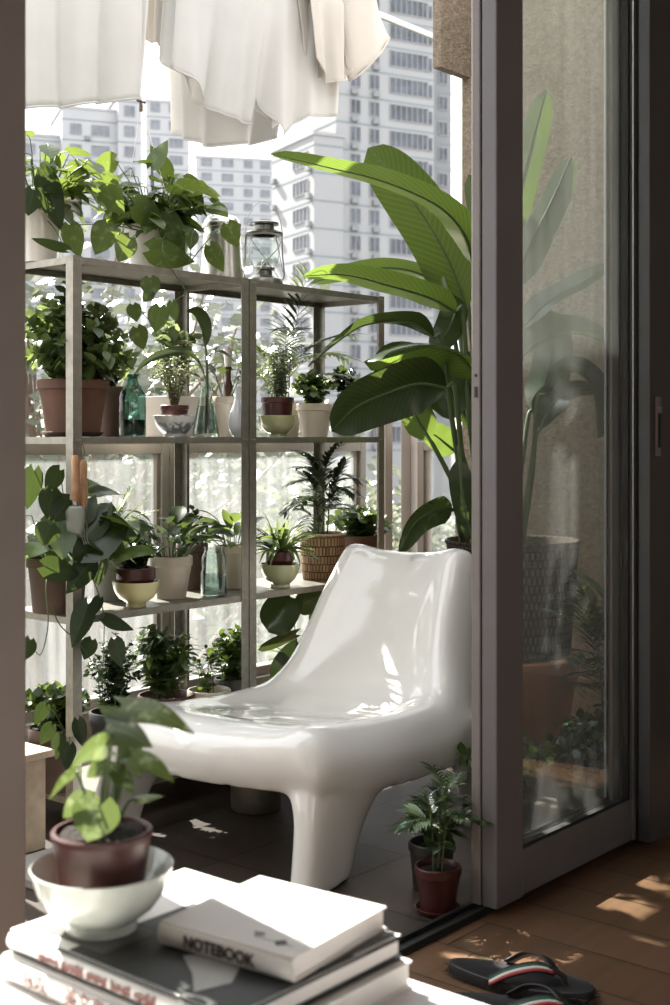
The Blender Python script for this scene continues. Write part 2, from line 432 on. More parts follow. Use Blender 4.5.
def blue_white_mat():
    m, nt, out = new_mat('blue_white_glaze')
    uv = N(nt, 'ShaderNodeUVMap'); uv.uv_map = 'UVMap'
    sep = N(nt, 'ShaderNodeSeparateXYZ'); nt.links.new(uv.outputs['UV'], sep.inputs['Vector'])
    tc = N(nt, 'ShaderNodeTexCoord')
    nz = N(nt, 'ShaderNodeTexNoise', Scale=70.0, Detail=2.0); nt.links.new(tc.outputs['Object'], nz.inputs['Vector'])
    bands = ramp(nt, sep.outputs['Y'], [(0.0, (1, 1, 1)), (0.2, (0, 0, 0)), (0.34, (0.8, 0.8, 0.8)), (0.42, (0.9, 0.9, 0.9)), (0.45, (0, 0, 0)), (0.525, (0, 0, 0)), (0.55, (1, 1, 1)), (0.6, (1, 1, 1)), (0.63, (0, 0, 0))])
    pat = ramp(nt, nz.outputs['Fac'], [(0.42, (0, 0, 0)), (0.5, (1, 1, 1))])
    mm = N(nt, 'ShaderNodeMath', operation='MULTIPLY'); nt.links.new(bands.outputs['Color'], mm.inputs[0]); nt.links.new(pat.outputs['Color'], mm.inputs[1])
    mx = N(nt, 'ShaderNodeMix', data_type='RGBA'); nt.links.new(mm.outputs[0], mx.inputs[0])
    mx.inputs[6].default_value = (0.66, 0.68, 0.66, 1); mx.inputs[7].default_value = (0.12, 0.16, 0.24, 1)
    b = N(nt, 'ShaderNodeBsdfPrincipled', Roughness=0.2); nt.links.new(mx.outputs[2], b.inputs['Base Color'])
    nt.links.new(b.outputs['BSDF'], out.inputs['Surface'])
    return m
M['blue_white'] = blue_white_mat()

# ------------------------------------------------------------------ leaves
def pr_heart(v):
    if v < 0.3: return math.sqrt(max(0.0, 1 - ((0.3 - v) / 0.315) ** 2))
    return max(0.0, 1 - ((v - 0.3) / 0.7) ** 1.7)
def pr_lance(v): return max(0.0, math.sin(PI * min(1, v) ** 0.8)) ** 0.9
def pr_oval(v): return math.sqrt(max(0.0, 1 - (2 * v - 1) ** 2))
def pr_strap(v): return min(1.0, 0.5 + v * 4) * max(0.0, 1 - v ** 2.5)
def pr_paddle(v): return min(1.0, (v / 0.22)) ** 0.6 * math.sqrt(max(0.0, 1 - v ** 5)) if v > 0 else 0.0
def pr_round(v): return math.sqrt(max(0.0, 1 - (abs(v - 0.45) / 0.55) ** 2.3))

def resample(pts, n):
    """Catmull-Rom through pts, n+1 samples."""
    pts = [Vector(p) for p in pts]
    if len(pts) == 2:
        return [pts[0].lerp(pts[1], i / n) for i in range(n + 1)]
    ext = [pts[0] * 2 - pts[1]] + pts + [pts[-1] * 2 - pts[-2]]
    m = len(pts) - 1; out = []
    for i in range(n + 1):
        s = i / n * m; k = min(int(s), m - 1); t = s - k
        a, b, c, d = ext[k:k + 4]
        out.append(0.5 * ((2 * b) + (c - a) * t + (2 * a - 5 * b + 4 * c - d) * t * t + (3 * b - a - 3 * c + d) * t ** 3))
    return out

def blade(mb, pts, W, prof, side, fold=0.15, m=2, lobe=0.0, wave=0.0, n=8, curl=0.0, wfreq=9.0):
    """A leaf blade along the midrib pts; side is the direction across it, W its half width."""
    p = resample(pts, n); nn = len(p)
    Ltot = sum((p[i + 1] - p[i]).length for i in range(nn - 1))
    b = len(mb.v); cols = 2 * m + 1
    s = Vector(side)
    ph = rnd.random() * 6
    for i in range(nn):
        v = i / (nn - 1)
        t = (p[min(i + 1, nn - 1)] - p[max(i - 1, 0)])
        t = t.normalized() if t.length > 1e-9 else Vector((0, 0, 1))
        s = s - t * s.dot(t)
        s = s.normalized() if s.length > 1e-6 else t.orthogonal().normalized()
        nrm = s.cross(t)
        w = max(prof(v), 0.012) * W
        for j in range(cols):
            u = (j - m) / m
            q = p[i] + s * (u * w) + nrm * (fold * abs(u) * w - curl * u * u * w + wave * W * math.sin(v * wfreq + ph + (2.0 if u > 0 else 0)) * abs(u))
            if lobe: q = q - t * (lobe * Ltot * abs(u) ** 1.4 * (1 - v) ** 4)
            mb.vert(q, (0.5 + u * 0.5, v))
    for i in range(nn - 1):
        for j in range(cols - 1):
            a = b + i * cols + j
            mb.face(a, a + 1, a + cols + 1, a + cols)

def leaf(mb, p, d, L, W, prof, droop=0.5, roll=0.0, n=5, **kw):
    p = Vector(p); d = Vector(d).normalized()
    up = Vector((0, 0, 1))
    side = d.cross(up)
    side = side.normalized() if side.length > 0.05 else Vector((math.cos(roll * 7), math.sin(roll * 7), 0))
    side = Matrix.Rotation(roll, 3, d) @ side
    pts = [p.copy()]; q = p.copy(); dd = d.copy()
    for i in range(n):
        q = q + dd * (L / n); pts.append(q.copy())
        dd = (dd + Vector((0, 0, -droop / n))).normalized()
    blade(mb, pts, W, prof, side, n=n, **kw)
    return pts

def arc_pts(p, d, L, droop, n=6, wob=0.0):
    q = Vector(p); dd = Vector(d).normalized(); out = [q.copy()]
    for i in range(n):
        q = q + dd * (L / n); out.append(q.copy())
        dd = (dd + Vector((rnd.uniform(-wob, wob), rnd.uniform(-wob, wob), -droop / n))).normalized()
    return out

def rdir(az, el):
    return Vector((math.cos(az) * math.cos(el), math.sin(az) * math.cos(el), math.sin(el)))
# ------------------------------------------------------------------ camera, sun, sky
cam = bpy.data.cameras.new('camera'); co = bpy.data.objects.new('camera', cam); COL.objects.link(co)
co.location = (0, 0, EYE); co.rotation_euler = (PI / 2, 0, math.radians(-50))
cam.sensor_fit = 'VERTICAL'; cam.sensor_height = 36.0; cam.sensor_width = 24.0
cam.lens = F / 1005.0 * 36.0
cam.shift_y = -(1005 / 2 - HY) / 1005.0
cam.clip_start = 0.05; cam.clip_end = 1500
cam.dof.use_dof = True; cam.dof.focus_distance = 3.35; cam.dof.aperture_fstop = 6.7
SC.camera = co

sun = bpy.data.lights.new('sun', 'SUN'); so = bpy.data.objects.new('sun', sun); COL.objects.link(so)
TO_SUN = rdir(math.atan2(0.98, 0.19), math.radians(41.3))
so.rotation_euler = TO_SUN.to_track_quat('Z', 'Y').to_euler(); so.location = (3, 8, 8)
sun.energy = 15.0; sun.angle = math.radians(0.55); sun.color = (1.0, 0.955, 0.88)

w = bpy.data.worlds.new('World'); SC.world = w; w.use_nodes = True
wn = w.node_tree; wn.nodes.clear()
wo = wn.nodes.new('ShaderNodeOutputWorld'); bg = wn.nodes.new('ShaderNodeBackground')
tc = wn.nodes.new('ShaderNodeTexCoord'); sp = wn.nodes.new('ShaderNodeSeparateXYZ')
wn.links.new(tc.outputs['Generated'], sp.inputs['Vector'])
wr = ramp(wn, sp.outputs['Z'], [(0.0, (1.0, 0.98, 0.945)), (0.6, (0.93, 0.955, 1.0))])
wn.links.new(wr.outputs['Color'], bg.inputs['Color']); bg.inputs['Strength'].default_value = 1.75
wn.links.new(bg.outputs['Background'], wo.inputs['Surface'])

SC.view_settings.view_transform = 'Standard'
SC.view_settings.look = 'None'
SC.view_settings.gamma = 1.0
SC.view_settings.use_curve_mapping = False
SC.view_settings.exposure = 0.72
SC.cycles.use_denoising = True
SC.cycles.max_bounces = 10
SC.cycles.diffuse_bounces = 5
SC.cycles.transparent_max_bounces = 24
SC.cycles.caustics_reflective = False
SC.cycles.caustics_refractive = False
SC.cycles.sample_clamp_indirect = 6.0

# ------------------------------------------------------------------ room shell
DY0, DY1 = 1.428, 1.490          # door panels occupy this depth
def slab(name, mat, *b, parent=None):
    return struct(MB().box(*b).build(name, mat, parent, smooth=False))
slab('floor', M['floor_wood'], -2.6, 4.6, -2.8, 1.452, -0.08, 0.0)
slab('floor_balcony', M['floor_tile'], -0.6, 3.95, 1.50, 2.98, -0.08, 0.0)
slab('ceiling', M['plaster'], -2.6, 4.6, -2.8, 1.40, 2.66, 2.80)
mb = MB()                                             # the room's other outside wall, with an unseen wide window added to brighten the room
mb.box(-2.6, -1.6, -2.92, -2.8, -0.08, 2.8); mb.box(0.5, 4.6, -2.92, -2.8, -0.08, 2.8); mb.box(-1.6, 0.5, -2.92, -2.8, -0.08, 0.5); mb.box(-1.6, 0.5, -2.92, -2.8, 2.45, 2.8)
struct(mb.build('wall_back', M['plaster'], smooth=False))
slab('wall_left', M['plaster'], -2.72, -2.6, -2.92, 1.56, -0.08, 2.8)
slab('wall_right', M['plaster'], 4.6, 4.72, -2.92, 1.56, -0.08, 2.8)
mb = MB()                                             # wall with the door opening: two cheeks and the lintel
mb.box(-2.6, 0.0, 1.40, 1.56, -0.08, 2.8); mb.box(3.66, 4.6, 1.40, 1.56, -0.08, 2.8); mb.box(0.0, 3.66, 1.40, 1.56, 2.36, 2.8)
struct(mb.build('wall_front', M['plaster'], smooth=False))
mb = MB().box(0.0, 3.66, 1.452, 1.50, -0.08, 0.004)
for y in (1.455, 1.490): mb.box(0.0, 3.66, y, y + 0.010, 0.004, 0.014)
struct(mb.build('trim_1', M['gasket'], smooth=False))   # the door track
# balcony end wall in rough stucco with the beam stub at its outer end, and the low kerb under the glazing
mb = MB().box(3.75, 3.95, 1.56, 2.57, -0.08, 2.72)
struct(mb.build('wall_end', M['stucco'], smooth=False))
mb = MB().box(3.575, 3.749, 2.535, 2.568, 2.21, 2.72)
struct(mb.build('beam', M['stucco'], smooth=False))
slab('wall_near_end', M['stucco'], -0.6, -0.45, 1.56, 2.98, -0.08, 2.72)
mb = MB().box(-0.45, 3.74, 2.84, 2.98, -0.08, 0.20)
struct(mb.build('sill', M['concrete'], smooth=False))
mb = MB().box(3.741, 3.95, 2.571, 2.98, -0.08, 0.20)
struct(mb.build('sill.001', M['concrete'], smooth=False))

# ------------------------------------------------------------------ sliding glass doors
def door(name, x0, x1, y0, y1, glass, stile=0.10, rail=0.095, z1=2.35, mat='door_grey'):
    d = thing(name, None, None, (x0, y0, 0.015)); struct(d)
    W, T, H = x1 - x0, y1 - y0, z1 - 0.015
    for a in (0.0, W - stile):
        s = MB().box(a, a + stile, 0, T, 0, H).build('stile', M[mat], d, smooth=False, bevel=0.003)
    MB().box(stile, W - stile, 0.006, T - 0.006, 0, rail).build('rail', M['door_grey'], d, smooth=False, bevel=0.002)
    MB().box(stile, W - stile, 0.006, T - 0.006, H - rail, H).build('rail', M['door_grey'], d, smooth=False, bevel=0.002)
    g = MB()
    for (a, b, c, e) in ((stile, stile + 0.008, rail, H - rail), (W - stile - 0.008, W - stile, rail, H - rail), (stile, W - stile, rail, rail + 0.007), (stile, W - stile, H - rail - 0.007, H - rail)):
        g.box(a, b, 0.010, T - 0.010, c, e)
    g.build('gasket', M['gasket'], d, smooth=False)
    p = MB(); p.box(stile + 0.004, W - stile - 0.004, T * 0.5 - 0.003, T * 0.5 + 0.003, rail + 0.003, H - rail - 0.003)
    p.build('glass_pane', glass, d, smooth=False)
    return d
d1 = door('door_1', 0.02, 1.0625, DY0, DY0 + 0.042, M['glass_side'], mat='door_edge')
d2 = door('door_2', 2.207, 2.895, DY0, DY0 + 0.036, M['glass_door'])
# the outer leaf that the second panel overlaps, its edge just showing behind the stile
d2b = door('door_3', 2.207, 2.86, DY0 + 0.040, DY1, M['glass_side'], stile=0.095, mat='door_edge')
d3 = door('door_4', 2.800, 3.64, 1.388, 1.420, M['glass_side'], stile=0.17, mat='door_dark')
# bright edge strip of the second panel and the latch marks on its stile
MB().box(0.588 - 0.005, 0.588, -0.002, 0.0, 0.1, 2.25).build('edge_strip', M['steel'], d2, smooth=False)
mk = MB().box(-0.0015, 0.0, 0.006, 0.013, 1.030, 1.052); mk.build('strike_slot', M['gasket'], d2b, smooth=False)
mk = MB(); mk.lathe([(0.0001, 0), (0.0035, 0), (0.0035, 0.0015), (0.0001, 0.0015)], 12)
o = mk.build('screw_hole', M['gasket'], d2b, loc=(0.0005, 0.010, 1.075)); o.rotation_euler = (0, -PI / 2, 0)
h = MB().box(0.022, 0.046, -0.006, 0, 0.905, 1.045).build('lock_handle', M['door_edge'], d3, smooth=False, bevel=0.003)
MB().box(0.028, 0.040, -0.0075, -0.006, 0.925, 1.005).build('recess', M['gasket'], h, smooth=False)
MB().box(0.025, 0.043, -0.010, -0.006, 1.008, 1.022).build('latch', M['steel'], h, smooth=False, bevel=0.002)

# ------------------------------------------------------------------ balcony glazing
def window(name, x0, x1, y, z0, z1, along='x', fw=0.045, mat='alu', glass='glass_window'):
    wd = thing(name, None, None, (0, 0, 0)); struct(wd)
    def bx(m, a0, a1, t0, t1, zz0, zz1):
        if along == 'x': m.box(a0, a1, y + t0, y + t1, zz0, zz1)
        else: m.box(y + t0, y + t1, a0, a1, zz0, zz1)
    f = MB()
    bx(f, x0, x0 + fw, 0, 0.045, z0, z1); bx(f, x1 - fw, x1, 0, 0.045, z0, z1)
    bx(f, x0 + fw, x1 - fw, 0, 0.045, z0, z0 + fw); bx(f, x0 + fw, x1 - fw, 0, 0.045, z1 - 0.032, z1)
    f.build('window_frame', M[mat], wd, smooth=False, bevel=0.002)
    i = MB(); q = 0.012
    bx(i, x0 + fw, x0 + fw + q, 0.01, 0.035, z0 + fw, z1 - 0.032); bx(i, x1 - fw - q, x1 - fw, 0.01, 0.035, z0 + fw, z1 - 0.032)
    i.build('bead', M['alu_warm'], wd, smooth=False)
    p = MB(); bx(p, x0 + fw + 0.001, x1 - fw - 0.001, 0.02, 0.025, z0 + fw, z1 - 0.032)
    p.build('glass_pane', M[glass], wd, smooth=False)
    return wd
WY = 2.865
window('added_fill_window', -1.6, 0.5, -2.88, 0.5, 2.45, glass='glass_side')  # unseen window behind the camera, added as fill light
window('window_1', -0.40, 0.80, WY, 0.20, 0.948)
window('window_2', 0.82, 1.72, WY, 0.20, 0.948)
window('window_3', 1.74, 2.648, WY, 0.20, 0.948, fw=0.030)
window('window_4', 2.652, 3.585, WY, 0.20, 0.948, mat='alu', fw=0.030)
window('window_5', 2.600, 2.800, 3.800, 0.20, 0.948, along='y', mat='alu_warm', fw=0.028)
pb = MB().box(3.70, 3.74, WY, WY + 0.045, 0.20, 1.12); struct(pb.build('trim_2', M['alu_warm'], smooth=False, bevel=0.003))
pb = MB().box(3.80, 3.845, 2.830, 2.875, 0.20, 1.12); struct(pb.build('trim_3', M['alu_warm'], smooth=False, bevel=0.003))

# ------------------------------------------------------------------ outside: ground, towers, trees
slab('ground', M['ground_out'], -400, 700, 3.4, 800, -6.6, -6.5)

def tower(name, label, cpx, Z, front_deg, blocks, floor_h, base_mat, glass, cat='building', group=None):
    """blocks: dicts in metres; local x runs along the front, local y away from the viewer."""
    xc = (cpx - 335) / F * Z
    X, Y = cam2room(xc, Z)
    fx, fz = math.sin(math.radians(front_deg)), math.cos(math.radians(front_deg))
    dx, dy = cam2room(fx, fz)
    t = thing(name, label, cat, (X, Y, -6.5), math.atan2(dy, dx), group)
    for b in blocks:
        x0, x1, y0, y1, top = b['box']
        mat = M[b.get('mat', base_mat)]
        MB().box(x0, x1, y0, y1, 0, top).build('wall_block', mat, t, smooth=False)
        n = int(top / floor_h)
        bands = MB()
        for k in range(1, n + 1):
            z = k * floor_h + b.get('zoff', 0)
            if z > top - 0.2 or z < b.get('zmin', 0): continue
            bands.box(x0 - 0.03, x1 + 0.03, y0 - 0.03, y1, z - 0.09, z + 0.09)
        bands.build('floor_band', M['facade_band'], t, smooth=False)
        if b.get('parapet', True):
            MB().box(x0 - 0.15, x1 + 0.15, y0 - 0.15, y1, top - 0.35, top).build('parapet', mat, t, smooth=False)
        for (face, c, wdt, sill, hh, panes) in b['cols']:
            for k in range(n):
                z = k * floor_h + sill + b.get('zoff', 0)
                if z + hh > top - 0.3 or z < b.get('zmin', 0): continue
                fr = MB(); gl = MB(); fwd = 0.045
                def put(m, u0, u1, z0, z1, d0, d1):
                    if face == 'f': m.box(u0, u1, y0 - d1, y0 - d0, z0, z1)
                    else: m.box(x0 - d1, x0 - d0, u0, u1, z0, z1)
                u0, u1 = c - wdt / 2, c + wdt / 2
                put(gl, u0, u1, z, z + hh, 0.0, 0.03)
                o = gl.build('window', glass, t, smooth=False)
                for q in range(panes + 1):
                    u = u0 + (u1 - u0) * q / panes
                    put(fr, u - fwd, u + fwd, z, z + hh, 0.03, 0.10)
                put(fr, u0, u1, z - fwd, z + fwd, 0.03, 0.12); put(fr, u0, u1, z + hh - fwd, z + hh + fwd, 0.03, 0.10)
                fr.build('frame', M['window_white'], o, smooth=False)
        for (face, c, lo) in b.get('ac', []):
            for k in range(n):
                z = k * floor_h + lo + b.get('zoff', 0)
                if z > top - 1.5 or z < b.get('zmin', 0): continue
                m = MB()
                if face == 'f': m.box(c - 0.42, c + 0.42, y0 - 0.5, y0 - 0.05, z, z + 0.6)
                else: m.box(x0 - 0.5, x0 - 0.05, c - 0.42, c + 0.42, z, z + 0.6)
                m.build('air_conditioner', M['facade_grey'], t, smooth=False, bevel=0.05)
    return t
Z0 = 4.2
tower('apartment_tower', 'tall white apartment tower with blue floor bands behind the broad paddle leaves', 314, 140, 62, [
    dict(box=(0, 3.6, 0, 10.6, 40.4), zmin=Z0, cols=[('s', 3.2, 3.6, 1.0, 1.55, 4)], ac=[('s', 9.6, 0.3), ('s', 0.8, 0.2)]),
    dict(box=(3.0, 15.6, 0.6, 10.6, 66.0), zmin=Z0, cols=[('f', 5.4, 1.25, 1.0, 1.6, 2), ('f', 7.8, 1.25, 1.0, 1.6, 2), ('f', 12.3, 5.0, 0.9, 1.75, 7), ('f', 15.0, 0.7, 0.9, 1.5, 1)], ac=[('f', 5.2, 0.1), ('f', 7.9, 0.1)]),
    dict(box=(15.7, 20.5, 4.5, 10.6, 60.0), mat='facade_grey', zmin=Z0, cols=[('f', 17.2, 1.2, 1.0, 1.5, 2), ('f', 19.3, 1.2, 1.0, 1.5, 2)]),
], 3.0, 'facade', M['window_glass'])
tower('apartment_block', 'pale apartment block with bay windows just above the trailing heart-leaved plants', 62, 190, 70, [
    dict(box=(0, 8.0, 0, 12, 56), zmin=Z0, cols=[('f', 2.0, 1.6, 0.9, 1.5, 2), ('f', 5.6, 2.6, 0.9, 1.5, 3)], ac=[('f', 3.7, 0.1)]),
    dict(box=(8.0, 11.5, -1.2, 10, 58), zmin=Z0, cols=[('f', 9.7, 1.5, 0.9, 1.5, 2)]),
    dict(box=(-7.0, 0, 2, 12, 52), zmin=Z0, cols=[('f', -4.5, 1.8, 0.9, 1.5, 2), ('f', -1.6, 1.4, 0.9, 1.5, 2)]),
], 3.0, 'facade_hazed', M['window_glass_hazed'])
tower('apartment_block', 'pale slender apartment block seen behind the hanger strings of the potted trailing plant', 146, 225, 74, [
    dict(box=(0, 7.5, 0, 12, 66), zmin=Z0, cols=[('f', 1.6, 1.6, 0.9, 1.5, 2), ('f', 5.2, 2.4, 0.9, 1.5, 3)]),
], 3.0, 'facade_hazed', M['window_glass_hazed'])
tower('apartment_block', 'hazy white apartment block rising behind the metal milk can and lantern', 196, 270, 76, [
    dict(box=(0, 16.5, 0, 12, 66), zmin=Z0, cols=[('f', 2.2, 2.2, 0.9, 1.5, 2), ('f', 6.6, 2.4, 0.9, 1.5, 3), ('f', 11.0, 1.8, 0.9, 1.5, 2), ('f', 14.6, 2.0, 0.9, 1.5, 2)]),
], 3.0, 'facade_hazed', M['window_glass_hazed'])

def tree_mesh(R, Hc, n, leafs, seed, trunk_h, mat):
    r = random.Random(seed)
    fo = MB(); st = MB()
    st.tube([(0, 0, 0), (0.1, 0.05, trunk_h * 0.5), (0, 0, trunk_h), (0.05, 0.1, trunk_h + Hc * 0.5)], 0.16, 0.05, 8)
    for k in range(n):
        az = r.uniform(0, 2 * PI); el = math.asin(r.uniform(-0.6, 1)); rad = r.uniform(0.45, 1.0)
        tip = Vector((math.cos(az) * math.cos(el) * R * rad, math.sin(az) * math.cos(el) * R * rad, trunk_h + Hc * 0.35 + math.sin(el) * Hc * 0.6 * rad))
        base = Vector((0, 0, trunk_h * r.uniform(0.7, 1.05)))
        mid = base.lerp(tip, 0.5) + Vector((0, 0, 0.2))
        pts = resample([base, mid, tip], 7)
        st.tube(pts, 0.035, 0.008, 4)
        for j in range(leafs):
            p = tip + Vector((r.gauss(0, 0.23), r.gauss(0, 0.23), r.gauss(0, 0.19))) * (R / 1.6)
            d = Vector((r.gauss(0, 1), r.gauss(0, 1), r.uniform(-0.8, 0.8))).normalized()
            L = r.uniform(0.07, 0.13)
            s = d.orthogonal().normalized() * L * 0.33
            b = len(fo.v)
            fo.vert(p, (0.5, 0)); fo.vert(p + d * L * 0.5 + s, (1, 0.5)); fo.vert(p + d * L, (0.5, 1)); fo.vert(p + d * L * 0.5 - s, (0, 0.5))
            fo.face(b, b + 1, b + 2, b + 3)
    return fo, st
tree_spec = [  # px, distance Y, crown centre height, R
    (58, 6.3, 0.8, 1.6, ''), (165, 10.0, 0.3, 1.6, ''), (215, 8.0, -0.7, 1.5, ''), (285, 13.5, -1.2, 2.2, ''),
    (345, 9.2, -1.0, 1.6, ''), (112, 13.0, -1.2, 2.3, ''), (432, 11.2, -1.3, 1.4, ''), (22, 8.8, 0.4, 1.1, ''),
]
tree_labels = [
    'bare-branched leafy tree outside behind the big terracotta mint pot',
    'sunlit pale tree outside behind the blue and white bowl',
    'pale tree outside behind the glass jar of water and the peace lily',
    'pale tree outside behind the spider plant in the green bowl',
    'pale tree outside behind the palm in the woven basket',
    'low pale tree outside behind the two hanging garden tools',
    'pale tree outside beyond the narrow end pane beside the paddle-leaved plant',
    'pale tree outside showing beside the dark door jamb',
]
protos = []
for i in range(3):
    t = thing('tree', None, None)
    fo, st = tree_mesh(1.6, 2.6, 95, 42, 30 + i, 6.2, None)
    fo.build('crown', M['leaf_tree'], t, smooth=False); st.build('trunk', M['stem_brown'], t)
    protos.append(t)
for i, (px, Y, zc, R, _) in enumerate(tree_spec):
    o = protos[i] if i < 3 else copy_tree(protos[i % 3])
    p = at_y(px, HY, Y)
    s = R / 1.6
    o.scale = (s, s, s); o.location = (p.x, p.y, zc - 7.2 * s); o.rotation_euler = (0, 0, i * 1.3)
    # the trunk stands on the ground: lengthen it by lowering only when the crown sits high
    tag(o, tree_labels[i], 'tree', 'trees outside the balcony')

# ------------------------------------------------------------------ laundry
LY = 3.18
pole = MB().tube([(1.2, LY, 2.64), (5.6, LY, 2.64)], 0.014, seg=10)
hk = thing('clothes_pole', 'pale metal laundry pole out in front of the balcony carrying white washing', 'pole', (0, 0, 0))
pole.build('rod', M['steel'], hk)
br = MB(); br.tube([(2.2, 2.95, 2.70), (2.2, LY, 2.655)], 0.012); br.build('bracket', M['steel'], hk)
br = MB(); br.tube([(3.9, 2.95, 2.70), (3.9, LY, 2.655)], 0.012); br.build('bracket', M['steel'], hk)

wr_ = thing('overhead_wire', 'thin wire strung overhead along the balcony that the hanging pot hangs from', 'wire', (0, 0, 0))
MB().tube([(-0.45, 2.63, 2.70), (3.75, 2.5, 2.70)], 0.0015, seg=5).build('wire', M['steel'], wr_)
MB().box(3.73, 3.749, 2.49, 2.51, 2.69, 2.71).build('wall_hook', M['steel'], wr_, smooth=False)
def garment(name, label, cat, y, top_px, bot_line, folds, seed, mat='cloth', hem=True, nu=60, nv=26, group='white washing on the line', thick=0.03, amp=0.02):
    """Two layers of cloth hung over the pole. top_px: (x0, x1) at the frame's top; bot_line: hem points (px, py)."""
    r = random.Random(seed)
    x_top = [at_y(p, 0, y).x for p in top_px]
    hemp = [at_y(a, b, y) for a, b in bot_line]
    t = thing(name, label, cat, ((x_top[0] + x_top[1]) / 2, y, 2.654), 0, group)
    ph = [r.uniform(0, 6) for _ in range(4)]
    def hem_at(u):
        s = u * (len(hemp) - 1); k = min(int(s), len(hemp) - 2); f = s - k
        return hemp[k].lerp(hemp[k + 1], f)
    def layer(sgn, dz):
        m = MB()
        for j in range(nv + 1):
            v = j / nv
            for i in range(nu + 1):
                u = i / nu
                hp = hem_at(u)
                x = (x_top[0] + (x_top[1] - x_top[0]) * u) * (1 - v) + hp.x * v
                z = 2.654 * (1 - v) + (hp.z + dz) * v
                a = amp * (0.25 + 0.9 * v)
                yy = a * (math.sin(u * folds * 2 * PI + ph[0]) + 0.5 * math.sin(u * folds * 4.7 + ph[1] + v * 2) + 0.25 * math.sin(u * folds * 13 + ph[2] - v))
                yy += sgn * thick * min(1, v * 6)
                m.vert((x - t.location.x, yy, z - 2.654), (u, v))
        W = nu + 1
        for j in range(nv):
            for i in range(nu):
                m.face(j * W + i, j * W + i + 1, (j + 1) * W + i + 1, (j + 1) * W + i)
        return m
    for sgn, dz, nm in ((-1, 0.0, 'front_layer'), (1, 0.03, 'back_layer')):
        o = layer(sgn, dz).build(nm, M[mat], t)
        md = o.modifiers.new('Solidify', 'SOLIDIFY'); md.thickness = 0.0015
        if hem and sgn < 0:
            hm = MB(); W = nu + 1
            pts = []
            for i in range(0, W):
                v0 = Vector(o.data.vertices[nv * W + i].co)
                pts.append(v0 + Vector((0, -0.002, 0.004)))
            hm.tube(pts, 0.0035, seg=5); hm.build('hem', M[mat], o)
    return t
garment('hanging_sheet', 'white cotton sheet hung nearest the door jamb, above the heart-leaved plants', 'sheet', LY, (14, 148), [(18, 110), (60, 109), (100, 104), (140, 102)], 3, 3)
garment('hanging_shirt', 'short white shirt tail hung second along the line, with the highest hem', 'shirt', LY + 0.10, (146, 214), [(146, 44), (160, 50), (190, 40), (212, 22)], 2, 5, amp=0.012, mat='cloth_cream')
garment('hanging_shirt', 'white shirt with a slanting hem hung mid-line above the milk can', 'shirt', LY - 0.06, (176, 268), [(172, 64), (192, 98), (215, 118), (246, 126)], 2.2, 8)
garment('hanging_sheet', 'thin white sheet hung behind the slant-hemmed shirt, lowest hem of the washing', 'sheet', LY + 0.22, (170, 300), [(176, 142), (210, 148), (250, 146), (268, 140)], 2.6, 11)
garment('hanging_shirt', 'crumpled white shirt with curved tails hung above the metal lantern', 'shirt', LY + 0.04, (262, 336), [(250, 92), (275, 138), (300, 118), (330, 118)], 2.4, 14)
sh = garment('hanging_shirt', 'off-white shirt with an open sleeve cuff hung before the tall tower', 'shirt', LY - 0.02, (300, 350), [(310, 60), (322, 84), (335, 84), (346, 74)], 2, 17, mat='cloth_cream', amp=0.014)
sl = MB()
A = at_y(352, -40, LY); B = at_y(350, 30, LY - 0.02); C = at_y(362, 84, LY - 0.03)
def oval_tube(mb, secs, seg=28, fold=0.08, s0=0):
    b = len(mb.v); r = random.Random(s0)
    for k, (c, rx, ry, tilt) in enumerate(secs):
        for j in range(seg):
            a = 2 * PI * j / seg
            q = 1 + fold * math.sin(5 * a + k)
            mb.vert((c.x + math.cos(a) * rx * q, c.y + math.sin(a) * ry * q, c.z + math.cos(a) * tilt), (j / seg, k / len(secs)))
    for k in range(len(secs) - 1):
        for j in range(seg):
            t = (j + 1) % seg
            mb.face(b + k * seg + j, b + k * seg + t, b + (k + 1) * seg + t, b + (k + 1) * seg + j)
L0 = sh.location
secs = []
for px, py, w_, tl in ((352, -60, 20, 0.0), (354, -20, 22, 0.02), (358, 20, 24, 0.05), (364, 48, 25, 0.09), (368, 58, 24, 0.11)):
    c = at_y(px, py, LY - 0.03); s = depth_at(px, LY) / F
    secs.append((c - L0, w_ * s * 1.2, 0.05, tl))
oval_tube(sl, secs)
o = sl.build('sleeve', M['cloth_cream'], sh); o.modifiers.new('Solidify', 'SOLIDIFY').thickness = 0.0018
cf = MB(); c, rx, ry, tl = secs[-1]
pts = [c + Vector((math.cos(a) * rx, math.sin(a) * ry, math.cos(a) * tl)) for a in [2 * PI * j / 28 for j in range(29)]]
cf.tube(pts, 0.004, seg=5); cf.build('cuff', M['cloth_cream'], sh)
